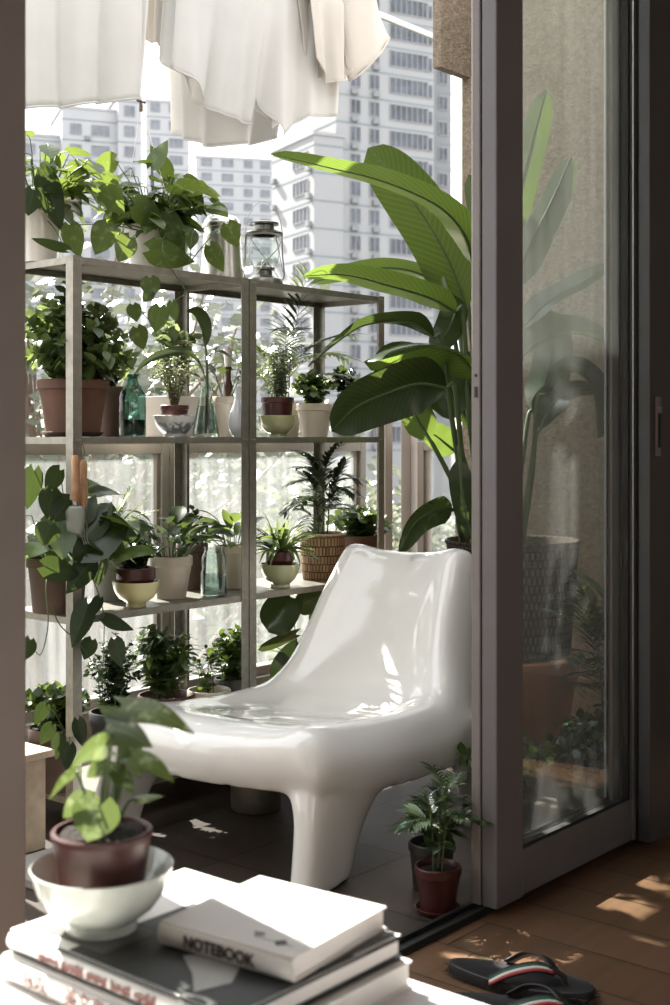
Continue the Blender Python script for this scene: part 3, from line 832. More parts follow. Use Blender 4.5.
# ------------------------------------------------------------------ galvanised shelving
SX0, SX1, SX2, SX3 = 1.984, 2.5915, 2.5955, 3.200
SY0, SY1 = 2.485, 2.755
DECKS = (1.400, 0.965, 0.530, 0.095)
def shelving(label, x0, x1):
    t = thing('metal_shelving', label, 'shelving unit', (x0, SY0, 0), 0, 'galvanised shelving units')
    W, D = x1 - x0, SY1 - SY0
    th, fl = 0.0022, 0.027
    for (cx, cy) in ((0, 0), (1, 0), (1, 1), (0, 1)):
        X = cx * W; Y = cy * D; sx = 1 if cx == 0 else -1; sy = 1 if cy == 0 else -1
        m = MB()
        m.box(min(X, X + sx * fl), max(X, X + sx * fl), min(Y, Y + sy * th), max(Y, Y + sy * th), 0, 1.402)
        m.box(min(X, X + sx * th), max(X, X + sx * th), min(Y + sy * th, Y + sy * fl), max(Y + sy * th, Y + sy * fl), 0, 1.402)
        p = m.build('post', M['zinc'], t, smooth=False)
        for z in DECKS:                                # screw heads that hold each shelf
            b = MB()
            for dx in (0.010, 0.021):
                b.lathe([(0.0001, 0.0), (0.0030, 0.0), (0.0024, 0.0018), (0.0001, 0.0022)], 10, (0, 0, 0))
                k = len(b.v) - 40
                for q in range(40):
                    v = b.v[k + q]; b.v[k + q] = (X + sx * dx + v[0], Y - sy * v[2], z - 0.008 + v[1])
            b.build('screw', M['steel'], p)
        f = MB().box(X - 0.004 * sx if sx > 0 else X - 0.034, X + 0.034 if sx > 0 else X + 0.004, Y - 0.003 if sy > 0 else Y - 0.034, Y + 0.034 if sy > 0 else Y + 0.003, 0, 0.006)
        f.build('foot', M['gasket'], p, smooth=False)
    for z in DECKS:
        m = MB(); q = 0.0028
        m.box(q, W - q, q, D - q, z - 0.0012, z)
        h = 0.017
        m.box(q, W - q, q, q + 0.001, z - h, z - 0.0012); m.box(q, W - q, D - q - 0.001, D - q, z - h, z - 0.0012)
        m.box(q, q + 0.001, q + 0.001, D - q - 0.001, z - h, z - 0.0012); m.box(W - q - 0.001, W - q, q + 0.001, D - q - 0.001, z - h, z - 0.0012)
        m.box(q, W - q, q + 0.001, q + 0.012, z - h, z - h + 0.001); m.box(q, W - q, D - q - 0.012, D - q - 0.001, z - h, z - h + 0.001)
        m.build('shelf', M['zinc'], t, smooth=False)
    return t
shelving('galvanised four-tier metal shelving unit with the milk can and trailing plants on top', SX0, SX1)
shelving('galvanised four-tier metal shelving unit ending beside the paddle-leaved plant, with a woven basket on it', SX2, SX3)

# ------------------------------------------------------------------ white moulded chair
def chair():
    NFz = 2.74
    c0 = Vector(cam2room(-0.275, 2.90)); wv = Vector(cam2room(0.85, -0.53)); dv = Vector(cam2room(0.53, 0.85))
    t = thing('easy_chair', 'white glossy moulded plastic easy chair standing on the balcony tiles', 'chair', (c0.x, c0.y, 0), math.atan2(wv.y, wv.x))
    # local x towards the near side, local y towards the back, z up
    # stations along the chair: (centre y, centre z, rim half width, rim dy, rim z, skirt half width, skirt dy, skirt z)
    st = [
        (-0.030, 0.205, 0.215, 0.030, 0.202, 0.262, 0.055, 0.195),
        (-0.048, 0.255, 0.225, 0.028, 0.256, 0.280, 0.055, 0.205),
        (-0.034, 0.300, 0.230, 0.028, 0.305, 0.290, 0.048, 0.215),
        (0.035, 0.318, 0.234, 0.014, 0.324, 0.298, 0.024, 0.205),
        (0.160, 0.298, 0.240, 0.000, 0.310, 0.302, 0.010, 0.180),
        (0.310, 0.270, 0.248, 0.000, 0.296, 0.306, 0.005, 0.160),
        (0.460, 0.250, 0.256, 0.000, 0.288, 0.312, 0.010, 0.152),
        (0.590, 0.260, 0.250, 0.000, 0.292, 0.308, 0.030, 0.150),
        (0.675, 0.316, 0.226, -0.012, 0.342, 0.282, 0.075, 0.200),
        (0.735, 0.393, 0.203, -0.024, 0.418, 0.246, 0.085, 0.320),
        (0.790, 0.483, 0.186, -0.030, 0.506, 0.222, 0.080, 0.445),
        (0.845, 0.568, 0.170, -0.026, 0.590, 0.202, 0.070, 0.555),
        (0.880, 0.618, 0.160, -0.020, 0.640, 0.188, 0.055, 0.625),
        (0.905, 0.630, 0.150, -0.010, 0.648, 0.176, 0.035, 0.640),
        (0.930, 0.618, 0.146, -0.005, 0.632, 0.170, 0.010, 0.626),
    ]
    m = MB(); NT = 64
    rows = []
    for (cy, cz, hw, rdy, rz, sw, sdy, sz) in st:
        row = []
        pts = [Vector((-sw, cy + sdy, sz)), Vector((-(hw + (sw - hw) * 0.82), cy + rdy * 0.6 + sdy * 0.4, rz * 0.55 + sz * 0.45)), Vector((-hw, cy + rdy, rz)),
               Vector((-hw * 0.62, cy + rdy * 0.45, cz + (rz - cz) * 0.30)), Vector((0, cy, cz))]
        pts = pts + [Vector((-p.x, p.y, p.z)) for p in pts[-2::-1]]
        rows.append(resample(pts, 48))
    W = 49
    for j in range(NT + 1):
        pass
    cols = [resample([rows[k][i] for k in range(len(rows))], NT) for i in range(W)]
    for j in range(NT + 1):
        for i in range(W):
            m.vert(cols[i][j], (i / (W - 1), j / NT))
    for j in range(NT):
        for i in range(W - 1):
            a = j * W + i
            m.face(a, a + W, a + W + 1, a + 1)
    shell = m.build('shell_tmp', M['chair_white'], None)
    sd = shell.modifiers.new('s', 'SOLIDIFY'); sd.thickness = 0.026; sd.offset = 0.0
    # legs: each a rounded corner wedge that flows out of the skirt
    lg = MB()
    def leg(secs, seg=24):
        b = len(lg.v)
        for k, (cx, cy, rx, ry, z) in enumerate(secs):
            for j in range(seg):
                a = 2 * PI * j / seg
                ca, sa = math.cos(a), math.sin(a)
                e = 0.62
                lg.vert((cx + rx * math.copysign(abs(ca) ** e, ca), cy + ry * math.copysign(abs(sa) ** e, sa), z))
        for k in range(len(secs) - 1):
            for j in range(seg):
                q = (j + 1) % seg
                lg.face(b + k * seg + j, b + k * seg + q, b + (k + 1) * seg + q, b + (k + 1) * seg + j)
        lg.face(*[b + j for j in range(seg)][::-1]); lg.face(*[b + (len(secs) - 1) * seg + j for j in range(seg)])
    for s in (-1, 1):
        o_ = 0.082 if s < 0 else 0.0
        secs = [(.226 + o_, .306 + o_ * .4, -.058, .125, 0), (.226 + o_, .306 + o_ * .4, -.050, .150, .06), (.225 + o_, .306 + o_ * .3, -.044, .188, .11), (.221 + o_, .306 + o_ * .2, -.038, .240, .150),
                (.208 + o_, .306 + o_ * .1, -.034, .305, .182), (.188 + o_ * .95, .300, -.024, .335, .208), (.175 + o_ * .7, .288, 0.0, .330, .228), (.17, .26, .02, .29, .246)]
        leg([(s * (xi + xo) / 2, (yf + yb) / 2, (xo - xi) / 2, (yb - yf) / 2, z) for xi, xo, yf, yb, z in secs])
        leg([(s * 0.265, 0.800, 0.034, 0.050, 0.000), (s * 0.268, 0.770, 0.038, 0.055, 0.080), (s * 0.270, 0.720, 0.042, 0.070, 0.165), (s * 0.262, 0.670, 0.045, 0.090, 0.240), (s * 0.25, 0.65, 0.03, 0.07, 0.280)])
    legs = lg.build('legs_tmp', M['chair_white'], None)
    dg = bpy.context.evaluated_depsgraph_get()
    V, Fc = [], []
    for o in (shell, legs):
        ev = o.evaluated_get(dg); me = ev.to_mesh(); b = len(V)
        V += [v.co.copy() for v in me.vertices]; Fc += [tuple(b + i for i in p.vertices) for p in me.polygons]
        ev.to_mesh_clear()
    for o in (shell, legs): bpy.data.objects.remove(o, do_unlink=True)
    mm = MB(); mm.v = [tuple(v) for v in V]; mm.f = Fc; mm.uv = [(0.5, 0.5)] * len(V)
    body = mm.build('tmp_body', M['chair_white'], None)
    rm = body.modifiers.new('r', 'REMESH'); rm.mode = 'VOXEL'; rm.voxel_size = 0.0065
    sm = body.modifiers.new('s', 'SMOOTH'); sm.iterations = 40; sm.factor = 0.5
    dg.update(); dg = bpy.context.evaluated_depsgraph_get()
    me = bpy.data.meshes.new_from_object(body.evaluated_get(dg))
    bpy.data.objects.remove(body, do_unlink=True)
    me.name = 'moulded_body'
    me.polygons.foreach_set('use_smooth', [True] * len(me.polygons))
    if not me.materials: me.materials.append(M['chair_white'])
    o = bpy.data.objects.new('moulded_body', me); COL.objects.link(o); o.parent = t
    return t
chair()

# ------------------------------------------------------------------ low table, books
TT = 0.398
tb = thing('low_table', 'low white table carrying the stacked books and the potted seedling', 'table', (0.85, 0.66, 0))
MB().box(-0.33, 0.245, -0.42, 0.505, TT - 0.030, TT).build('tabletop', M['table_white'], tb, smooth=False, bevel=0.004)
for sx in (-0.30, 0.215):
    for sy in (-0.39, 0.475):
        MB().box(sx - 0.02, sx + 0.02, sy - 0.02, sy + 0.02, 0, TT - 0.03).build('leg', M['table_white'], tb, smooth=False, bevel=0.003)

def text_mesh(txt, size, mat, parent, M4, name='lettering', ext=0.0004, align='CENTER', bold=0.0):
    cu = bpy.data.curves.new('t', 'FONT'); cu.body = txt; cu.size = size; cu.extrude = ext; cu.offset = bold; cu.align_x = align; cu.align_y = 'CENTER'
    ob = bpy.data.objects.new('t', cu); COL.objects.link(ob)
    dg = bpy.context.evaluated_depsgraph_get()
    me = bpy.data.meshes.new_from_object(ob.evaluated_get(dg))
    bpy.data.objects.remove(ob, do_unlink=True)
    me.materials.clear(); me.materials.append(mat); me.name = name
    me.transform(M4)
    o = bpy.data.objects.new(name, me); COL.objects.link(o); o.parent = parent
    return o

def book(name, label, x0, x1, y0, y1, z0, z1, rz, cover, pages, spine='x', ct=0.0022, spine_mat=None):
    """A bound book lying flat, spine on its low-x side."""
    cx, cy = (x0 + x1) / 2, (y0 + y1) / 2
    t = thing(name, label, 'book', (cx, cy, z0), rz, 'books on the low table')
    a, b, H = (x1 - x0) / 2, (y1 - y0) / 2, z1 - z0
    MB().box(-a, a, -b, b, H - ct, H).build('cover', cover, t, smooth=False, bevel=0.0008)
    MB().box(-a, a, -b, b, 0, ct).build('cover', cover, t, smooth=False, bevel=0.0008)
    s = MB(); n = 8
    for k in range(n + 1):
        ang = PI * k / n
        x = -a - 0.004 * math.sin(ang); z = ct + (H - 2 * ct) * k / n
        s.vert((x, -b, z)); s.vert((x, b, z))
    for k in range(n): s.face(2 * k, 2 * k + 1, 2 * k + 3, 2 * k + 2)
    o = s.build('spine', spine_mat or cover, t); o.modifiers.new('Solidify', 'SOLIDIFY').thickness = 0.0012
    pg = MB(); q = 0.003
    pg.box(-a + 0.002, a - q, -b + q, b - q, ct, H - ct)
    pg.build('page_block', pages, t, smooth=False)
    return t, a, b, H
bk, a, b, H = book('picture_book', 'thick white-spined book with red lettering at the bottom of the stack', 0.818, 1.078, 0.800, 1.140, TT + 0.0005, 0.4255, 0.0, M['paper_white'], M['paper'])
SPINE = lambda a, H, y: Matrix(((0, 0, -1, -a - 0.0058), (-1, 0, 0, y), (0, 1, 0, H / 2), (0, 0, 0, 1)))
text_mesh('\u548f\u53f9', 0.020, M['ink_red'], bk, SPINE(a, H, 0.108), 'spine_lettering')
text_mesh('\u7f8e\u6587\u5965\u5178', 0.021, M['ink_red'], bk, SPINE(a, H, 0.020), 'spine_lettering')
ba, a, b, H = book('photo_book', 'large photo book with a dark picture cover lying under the small notebook and the bowl', 0.825, 1.0745, 0.811, 1.136, 0.4262, 0.4500, 0.0, M['cover_black'], M['paper'], ct=0.0042, spine_mat=M['paper_white'])
# the printed jacket: white sky, grey bands, a dark lower picture and a pale figure
def print_patch(pts, mat, dz, parent, name):
    m = MB()
    for p in pts: m.vert((p[0], p[1], dz))
    m.face(*range(len(pts)))
    o = m.build(name, mat, parent, smooth=False)
    o.modifiers.new('Solidify', 'SOLIDIFY').thickness = 0.0002
    return o
M['print_dark'] = plain('print_dark', (0.022, 0.022, 0.02), 0.55, var=0.5, scale=25)
M['print_grey'] = plain('print_grey', (0.10, 0.10, 0.095), 0.55, var=0.2, scale=30)
M['print_mid'] = plain('print_mid', (0.42, 0.41, 0.39), 0.35, var=0.15, scale=18)
print_patch([(-a + .001, -b + .001), (a - .001, -b + .001), (a - .001, b - .001), (-a + .001, b - .001)], M['paper_white'], H + 0.0003, ba, 'jacket')
print_patch([(-a + .002, -b + .002), (0.05, -b + .002), (0.05, 0.070), (-a + .002, 0.070)], M['print_dark'], H + 0.0006, ba, 'jacket_picture')
print_patch([(-0.108, 0.035), (-0.035, 0.035), (-0.035, 0.125), (-0.108, 0.125)], M['print_grey'], H + 0.0009, ba, 'jacket_picture')
print_patch([(0.052, -0.03), (0.082, -0.03), (0.082, 0.09), (0.052, 0.09)], M['print_mid'], H + 0.0006, ba, 'jacket_picture')
print_patch([(-0.112, -0.100), (-0.075, -0.112), (-0.030, -0.085), (-0.030, -0.05), (-0.06, -0.03), (-0.085, -0.07)], M['print_mid'], H + 0.0012, ba, 'jacket_picture')
sp_ = MB(); y_ = 0.108                                 # worn, unreadable print on the spine: a row of short strokes on a tinted band
for k in range(46):
    w_ = rnd.uniform(0.0012, 0.0034); h_ = rnd.choice((0.007, 0.009, 0.011)) * 0.5
    if k not in (9, 19, 28, 37): sp_.box(-a - 0.0060, -a - 0.0046, y_ - w_, y_, H / 2 - h_, H / 2 + h_ * rnd.uniform(0.4, 1))
    y_ -= w_ + 0.0016
sp_.build('spine_lettering', M['ink_red'], ba, smooth=False)
bn, a, b, H = book('notebook', 'small square NOTEBOOK with a pale cover on top of the photo book', 0.903, 1.066, 0.822, 0.990, 0.4518, 0.4755, math.radians(5.5), M['paper'], M['paper'])
text_mesh('NOTEBOOK', 0.0160, M['ink'], bn, Matrix(((0, 0, -1, -a - 0.0060), (-1, 0, 0, 0.004), (0, 1, 0, H / 2), (0, 0, 0, 1))), 'spine_lettering', bold=0.0005)
o = print_patch([(-0.020, -0.080), (0.030, -0.074), (0.042, -0.050), (0.020, -0.030), (-0.004, -0.044)], M['print_mid'], H + 0.0002, bn, 'cover_print')
o = print_patch([(-0.045, -0.062), (-0.035, -0.078), (-0.010, -0.072), (0.0, -0.05), (-0.018, -0.035), (-0.030, -0.048)], M['ink_grey'], H + 0.0003, bn, 'cover_print')
o = print_patch([(-0.06, -0.020), (-0.055, -0.028), (-0.048, -0.024), (-0.05, -0.012)], M['ink_grey'], H + 0.0003, bn, 'cover_print')
o = print_patch([(-0.068, -0.052), (-0.060, -0.060), (-0.052, -0.052), (-0.060, -0.044)], M['ink'], H + 0.0003, bn, 'cover_print')
o = print_patch([(-0.062, -0.068), (-0.0615, -0.020), (-0.0605, -0.020), (-0.061, -0.068)], M['ink_grey'], H + 0.0003, bn, 'cover_print')
# printed booklet that pokes out past the notebook
bl, a, b, H = book('booklet', 'thin black-covered booklet poking out under the small notebook', 0.955, 1.070, 0.816, 0.970, 0.4511, 0.4518, 0.0, M['cover_black'], M['paper'], ct=0.0002)

# ------------------------------------------------------------------ sandals on the wood floor
def flip_flop(label, loc, rz, tilt=0.0):
    t = thing('flip_flop', label, 'sandal', loc, rz, 'black flip-flops on the wood floor')
    def outline(k, n=44):
        a = 2 * PI * k / n
        y = math.cos(a) * 0.135
        v = (y + 0.135) / 0.27
        w = 0.036 + 0.012 * math.sin(PI * (v ** 1.4)) + 0.004 * v
        return Vector((math.copysign(abs(math.sin(a)) ** 0.72, math.sin(a)) * w, y, 0))
    s = MB(); n = 44
    lev = [(0.0, 0.985), (0.003, 1.0), (0.014, 1.0), (0.019, 0.985), (0.0205, 0.94), (0.0185, 0.88)]
    for z, k in lev:
        for j in range(n):
            p = outline(j); v = (p.y + 0.135) / 0.27
            s.vert((p.x * k, p.y * k, z + 0.012 * max(0, v - 0.75) + 0.006 * max(0, 0.25 - v)))
    for q in range(len(lev) - 1):
        for j in range(n):
            e = (j + 1) % n
            s.face(q * n + j, q * n + e, (q + 1) * n + e, (q + 1) * n + j)
    s.face(*[j for j in range(n)][::-1]); s.face(*[(len(lev) - 1) * n + j for j in range(n)])
    s.build('sole', M['rubber'], t)
    fr = MB()
    for j in range(0, 150):                            # frayed straw edge of the sole
        p = outline(j * n / 150.0, n)
        d = Vector((p.x, p.y * 0.35, 0)).normalized()
        q = p * 1.0 + Vector((0, 0, rnd.uniform(0.003, 0.013)))
        fr.tube([q, q + d * rnd.uniform(0.004, 0.012) + Vector((0, rnd.uniform(-.004, .004), rnd.uniform(-.002, .004)))], 0.0009, 0.0005, 4)
    fr.build('frayed_edge', M['straw'], t)
    toe = Vector((0.0, 0.085, 0.019)); top = Vector((0, 0.062, 0.042))
    MB().tube([toe, Vector((0, 0.080, 0.034)), top], 0.004, 0.005, 8).build('toe_post', M['rubber'], t)
    for sx in (-1, 1):
        path = resample([top, Vector((sx * 0.022, 0.035, 0.050)), Vector((sx * 0.042, -0.005, 0.040)), Vector((sx * 0.044, -0.040, 0.018))], 14)
        for nm, off, wd, mt in (('strap', 0.0, 0.0115, 'rubber'), ('stripe', 0.0012, 0.0028, 'strap_white'), ('stripe', 0.0012, 0.0028, 'strap_red'), ('stripe', 0.0012, 0.0022, 'strap_green')):
            m = MB(); sh_ = {'rubber': 0, 'strap_white': -0.0022, 'strap_red': -0.0078, 'strap_green': 0.0035}[mt]
            for k, p in enumerate(path):
                tg = (path[min(k + 1, 14)] - path[max(k - 1, 0)]).normalized()
                up = Vector((sx * 0.55, 0, 1)).normalized(); sd = tg.cross(up).normalized(); up = sd.cross(tg).normalized()
                if sx < 0: sd = -sd
                c = p + sd * sh_ + up * (off if off else 0)
                m.vert(c - sd * wd); m.vert(c + sd * wd)
            for k in range(14): m.face(2 * k, 2 * k + 1, 2 * k + 3, 2 * k + 2)
            if nm == 'strap': par = m.build(nm, M[mt], t); par.modifiers.new('Solidify', 'SOLIDIFY').thickness = 0.0028
            else: o = m.build(nm, M[mt], par); o.modifiers.new('Solidify', 'SOLIDIFY').thickness = 0.0009
    return t
p = at_h(520, 987, 0.0)
flip_flop('black flip-flop with its striped thong strap raised, closer to the glass door', (p.x, p.y, 0.001), math.radians(-169))
p = at_h(526, 1022, 0.0)
flip_flop('black flip-flop with frayed straw edging, lying in front of its mate', (p.x, p.y, 0.001), math.radians(-163))
# ------------------------------------------------------------------ pots and vessels
def pot_mesh(rt, rb, h, rim=0.18, lip=0.06, wall=0.05, seg=40, foot=False):
    """Profile of a tapered pot with a rolled rim; rim/lip/wall are shares of the top radius and height."""
    w = rt * 0.09 + 0.0012
    rh = h * rim; l = rt * lip
    pr = [(rb * 0.6, 0.004), (rb * 0.7, 0.0), (rb, 0.0), (rb * 1.01, h * 0.03)]
    rm = rb + (rt - l - rb) * 0.5
    pr += [(rm, h * 0.45), (rt - l, h - rh), (rt, h - rh * 0.92), (rt, h - h * 0.02), (rt - w * 0.3, h), (rt - w * 0.8, h), (rt - w, h - h * 0.02), (rt - w * 1.2, h * 0.72)]
    m = MB(); m.lathe(pr, seg)
    return m, rt - w * 1.1

def add_pot(parent, mat, rt, rb, h, kind='pot', fill=0.86, ribs=0, **kw):
    if kind == 'square':
        m = MB(); a, b = rt, rb; w = 0.006
        lv = [(b, 0), (a, h), (a - w, h), (a - w - 0.002, h * 0.7)]
        B0 = 0
        for (r_, z) in lv:
            for (sx, sy) in ((-1, -1), (1, -1), (1, 1), (-1, 1)): m.vert((sx * r_, sy * r_, z))
        for k in range(3):
            for j in range(4):
                q = (j + 1) % 4; m.face(k * 4 + j, k * 4 + q, (k + 1) * 4 + q, (k + 1) * 4 + j)
        m.face(3, 2, 1, 0)
        m.build('pot', M[mat], parent, smooth=False, bevel=0.002)
        s = MB(); z = h * fill; r_ = a - w - 0.001
        s.box(-r_, r_, -r_, r_, z - 0.004, z); s.build('soil', M['soil'], parent, smooth=False)
        return z
    m, ri = pot_mesh(rt, rb, h, **kw)
    if ribs:
        seg = 40
        for i, v in enumerate(m.v):
            r_ = math.hypot(v[0], v[1])
            if r_ > rb * 0.9 and i // seg in (3, 4, 5):
                f = 1 - 0.02 * (i % 2); m.v[i] = (v[0] * f, v[1] * f, v[2])
    m.build(kind, M[mat], parent)
    s = MB(); z = h * fill; seg = 24
    s.lathe([(0.0001, z + 0.004), (ri * 0.5, z + 0.003), (ri * 0.94, z)], seg)
    for i in range(len(s.v)):
        v = s.v[i]; s.v[i] = (v[0], v[1], v[2] + rnd.uniform(-0.0025, 0.0025))
    s.build('soil', M['soil'], parent)
    return z

def bowl(name, label, mat, loc, R, h, group=None, foot=0.5, seg=48):
    t = MB(); fr = R * foot; w = 0.0032
    pr = [(fr * 0.7, 0.003), (fr * 0.86, 0.0), (fr, 0.0), (fr * 0.97, h * 0.14), (fr * 1.05, h * 0.17), (R * 0.74, h * 0.36), (R * 0.91, h * 0.64), (R * 0.985, h * 0.95), (R, h), (R - w * 0.5, h + 0.001), (R - w, h - 0.001), (R * 0.88, h * 0.64), (R * 0.70, h * 0.38), (fr * 0.8, h * 0.22), (0.0001, h * 0.20)]
    t.lathe(pr, seg)
    o = t.build(name, M[mat], None, loc=loc)
    return tag(o, label, 'bowl', group)

def saucer(label, mat, loc, R, h=0.012):
    m = MB(); m.lathe([(0.0001, 0.0), (R * 0.8, 0.0), (R * 0.86, 0.002), (R, h), (R - 0.003, h + 0.0005), (R * 0.82, 0.0045), (0.0001, 0.0042)], 40)
    return tag(m.build('plant_saucer', M[mat], None, loc=loc), label, 'saucer', 'saucers under pots')

# ------------------------------------------------------------------ foliage kinds (local frame, z0 = soil height)
def bush(parent, z0, R, H, stems, per, L, W, prof, mat='leaf_mid', smat='stem_green', droop=0.5, seed=1, spread=0.5, base=0.012, el0=0.15, n=3, lobe=0.0, fold=0.12, r_st=0.0012, m=1, pairs=True, flat=1.0, s0=0.12, vary=0.72):
    global rnd
    keep, rnd = rnd, random.Random(seed)
    fo, st = MB(), MB()
    for k in range(stems):
        az = rnd.uniform(0, 2 * PI); q = math.sqrt(rnd.random())
        tip = Vector((math.cos(az) * R * q, math.sin(az) * R * q * flat, z0 + H * (el0 + (1 - el0) * math.sqrt(max(0.05, 1 - q * q * 0.85))) * rnd.uniform(vary, 1.0)))
        b = Vector((math.cos(az) * base * rnd.random(), math.sin(az) * base * rnd.random(), z0 - 0.004))
        mid = b.lerp(tip, 0.5) + Vector((0, 0, H * 0.16)) - Vector((math.cos(az), math.sin(az), 0)) * R * 0.12
        pts = resample([b, mid, tip], 8)
        st.tube(pts, r_st, r_st * 0.5, 5)
        for j in range(per):
            s = s0 + (1 - s0) * (j + rnd.random() * 0.6) / per
            i = min(int(s * 8), 7); p = pts[i].lerp(pts[i + 1], s * 8 - i) if s < 1 else pts[8]
            t = (pts[min(i + 1, 8)] - pts[i]).normalized()
            a2 = j * 2.4 + rnd.uniform(-0.4, 0.4)
            for e in ((0, PI) if pairs else (0,)):
                o = t.orthogonal().normalized(); o = Matrix.Rotation(a2 + e, 3, t) @ o
                d = (o * 0.85 + t * rnd.uniform(0.15, 0.6) + Vector((0, 0, 0.15)))
                sc = rnd.uniform(0.7, 1.1) * (1.0 - 0.35 * s)
                leaf(fo, p, d, L * sc, W * sc, prof, droop=droop * rnd.uniform(0.5, 1.4), roll=rnd.uniform(-0.5, 0.5), n=n, m=m, lobe=lobe, fold=fold)
    st.build('stems', M[smat], parent); o = fo.build('foliage', M[mat], parent)
    rnd = keep
    return o

def rosette(parent, z0, count, L, W, prof, mat, el=(0.5, 1.35), droop=(0.8, 1.6), seed=1, petiole=0.0, n=8, m=1, base=0.012, smat='stem_green', fold=0.2, wave=0.0, lobe=0.0, az_rng=(0, 2 * PI)):
    """Leaves that rise from one crown: straps, or blades on stalks when petiole > 0."""
    global rnd
    keep, rnd = rnd, random.Random(seed)
    fo, st = MB(), MB()
    for k in range(count):
        az = az_rng[0] + (az_rng[1] - az_rng[0]) * ((k * 0.618034) % 1.0) + rnd.uniform(-0.2, 0.2)
        e = rnd.uniform(*el); sc = rnd.uniform(0.75, 1.08)
        p = Vector((math.cos(az) * base, math.sin(az) * base, z0 - 0.003)); d = rdir(az, e)
        if petiole:
            pts = arc_pts(p, d, petiole * sc * rnd.uniform(0.6, 1.1), 0.35, 5)
            st.tube(pts, 0.0016, 0.0010, 5)
            d = (pts[-1] - pts[-2]).normalized() * 0.7 + rdir(az, rnd.uniform(-0.1, 0.5)) * 0.6
            p = pts[-1]
        leaf(fo, p, d, L * sc, W * sc, prof, droop=rnd.uniform(*droop), roll=rnd.uniform(-0.35, 0.35), n=n, m=m, fold=fold, wave=wave, lobe=lobe)
    if petiole: st.build('stems', M[smat], parent)
    o = fo.build('foliage', M[mat], parent)
    rnd = keep
    return o

def palm(parent, z0, fronds, L, H, leaflet, mat='leaf_dark', seed=1, pairs=9, el=(0.7, 1.4), droop=(0.7, 1.3), wl=0.10, trunks=3, smat='stem_green', base=0.012):
    global rnd
    keep, rnd = rnd, random.Random(seed)
    fo, st = MB(), MB()
    tr = []
    for k in range(trunks):
        az = 2 * PI * k / trunks + rnd.random()
        b = Vector((math.cos(az) * base, math.sin(az) * base, z0 - 0.003)); hh = H * rnd.uniform(0.45, 1.0)
        tp = b + Vector((math.cos(az) * 0.06 * hh, math.sin(az) * 0.06 * hh, hh))
        st.tube(resample([b, b.lerp(tp, 0.5) + Vector((0.003, 0, 0)), tp], 5), 0.0026, 0.0016, 6); tr.append((b, tp))
    for k in range(fronds):
        b, tp = tr[k % trunks]
        p = b.lerp(tp, rnd.uniform(0.3, 1.0))
        az = k * 2.4 + rnd.uniform(-0.4, 0.4); e = rnd.uniform(*el)
        Lk = L * rnd.uniform(0.7, 1.08)
        pts = arc_pts(p, rdir(az, e), Lk, rnd.uniform(*droop), 12)
        st.tube(pts, 0.0013, 0.0005, 4)
        for j in range(pairs):
            s = 0.30 + 0.70 * j / (pairs - 1); i = min(int(s * 12), 11)
            q = pts[i].lerp(pts[i + 1], s * 12 - i); t = (pts[i + 1] - pts[i]).normalized()
            sd = t.cross(Vector((0, 0, 1))); sd = sd.normalized() if sd.length > 0.05 else Vector((1, 0, 0))
            ll = leaflet * (1.0 - 0.45 * abs(s - 0.55)) * rnd.uniform(0.85, 1.1)
            for sg in (-1, 1):
                leaf(fo, q, sd * sg * 0.85 + t * 0.75 + Vector((0, 0, 0.12)), ll, ll * wl, pr_lance, droop=rnd.uniform(0.3, 0.9), n=4, m=1, fold=0.25)
    st.build('stems', M[smat], parent); o = fo.build('foliage', M[mat], parent)
    rnd = keep
    return o

def vine_leaf(fo, st, p, d, L, W, face=None, stalk=0.02, lobe=0.18, prof=pr_heart, fold=0.10, droop=0.5, n=7, m=3, wave=0.03):
    """One heart-shaped leaf; face turns its upper side towards a direction."""
    p = Vector(p); d = Vector(d).normalized()
    q = p + d * stalk
    if stalk > 0: st.tube([p, p.lerp(q, 0.5) + Vector((0, 0, stalk * 0.1)), q], 0.0011, 0.0009, 5)
    if face is not None:
        f = Vector(face); f = f - d * f.dot(d)
        side = d.cross(f).normalized() if f.length > 1e-3 else d.orthogonal()
    else:
        side = d.cross(Vector((0, 0, 1))); side = side.normalized() if side.length > 0.05 else Vector((1, 0, 0))
    pts = [q.copy()]; x = q.copy(); dd = d.copy()
    for i in range(n):
        x = x + dd * (L / n); pts.append(x.copy()); dd = (dd + Vector((0, 0, -droop / n))).normalized()
    blade(fo, pts, W, prof, side, fold=fold, m=m, lobe=lobe, wave=wave, n=n)

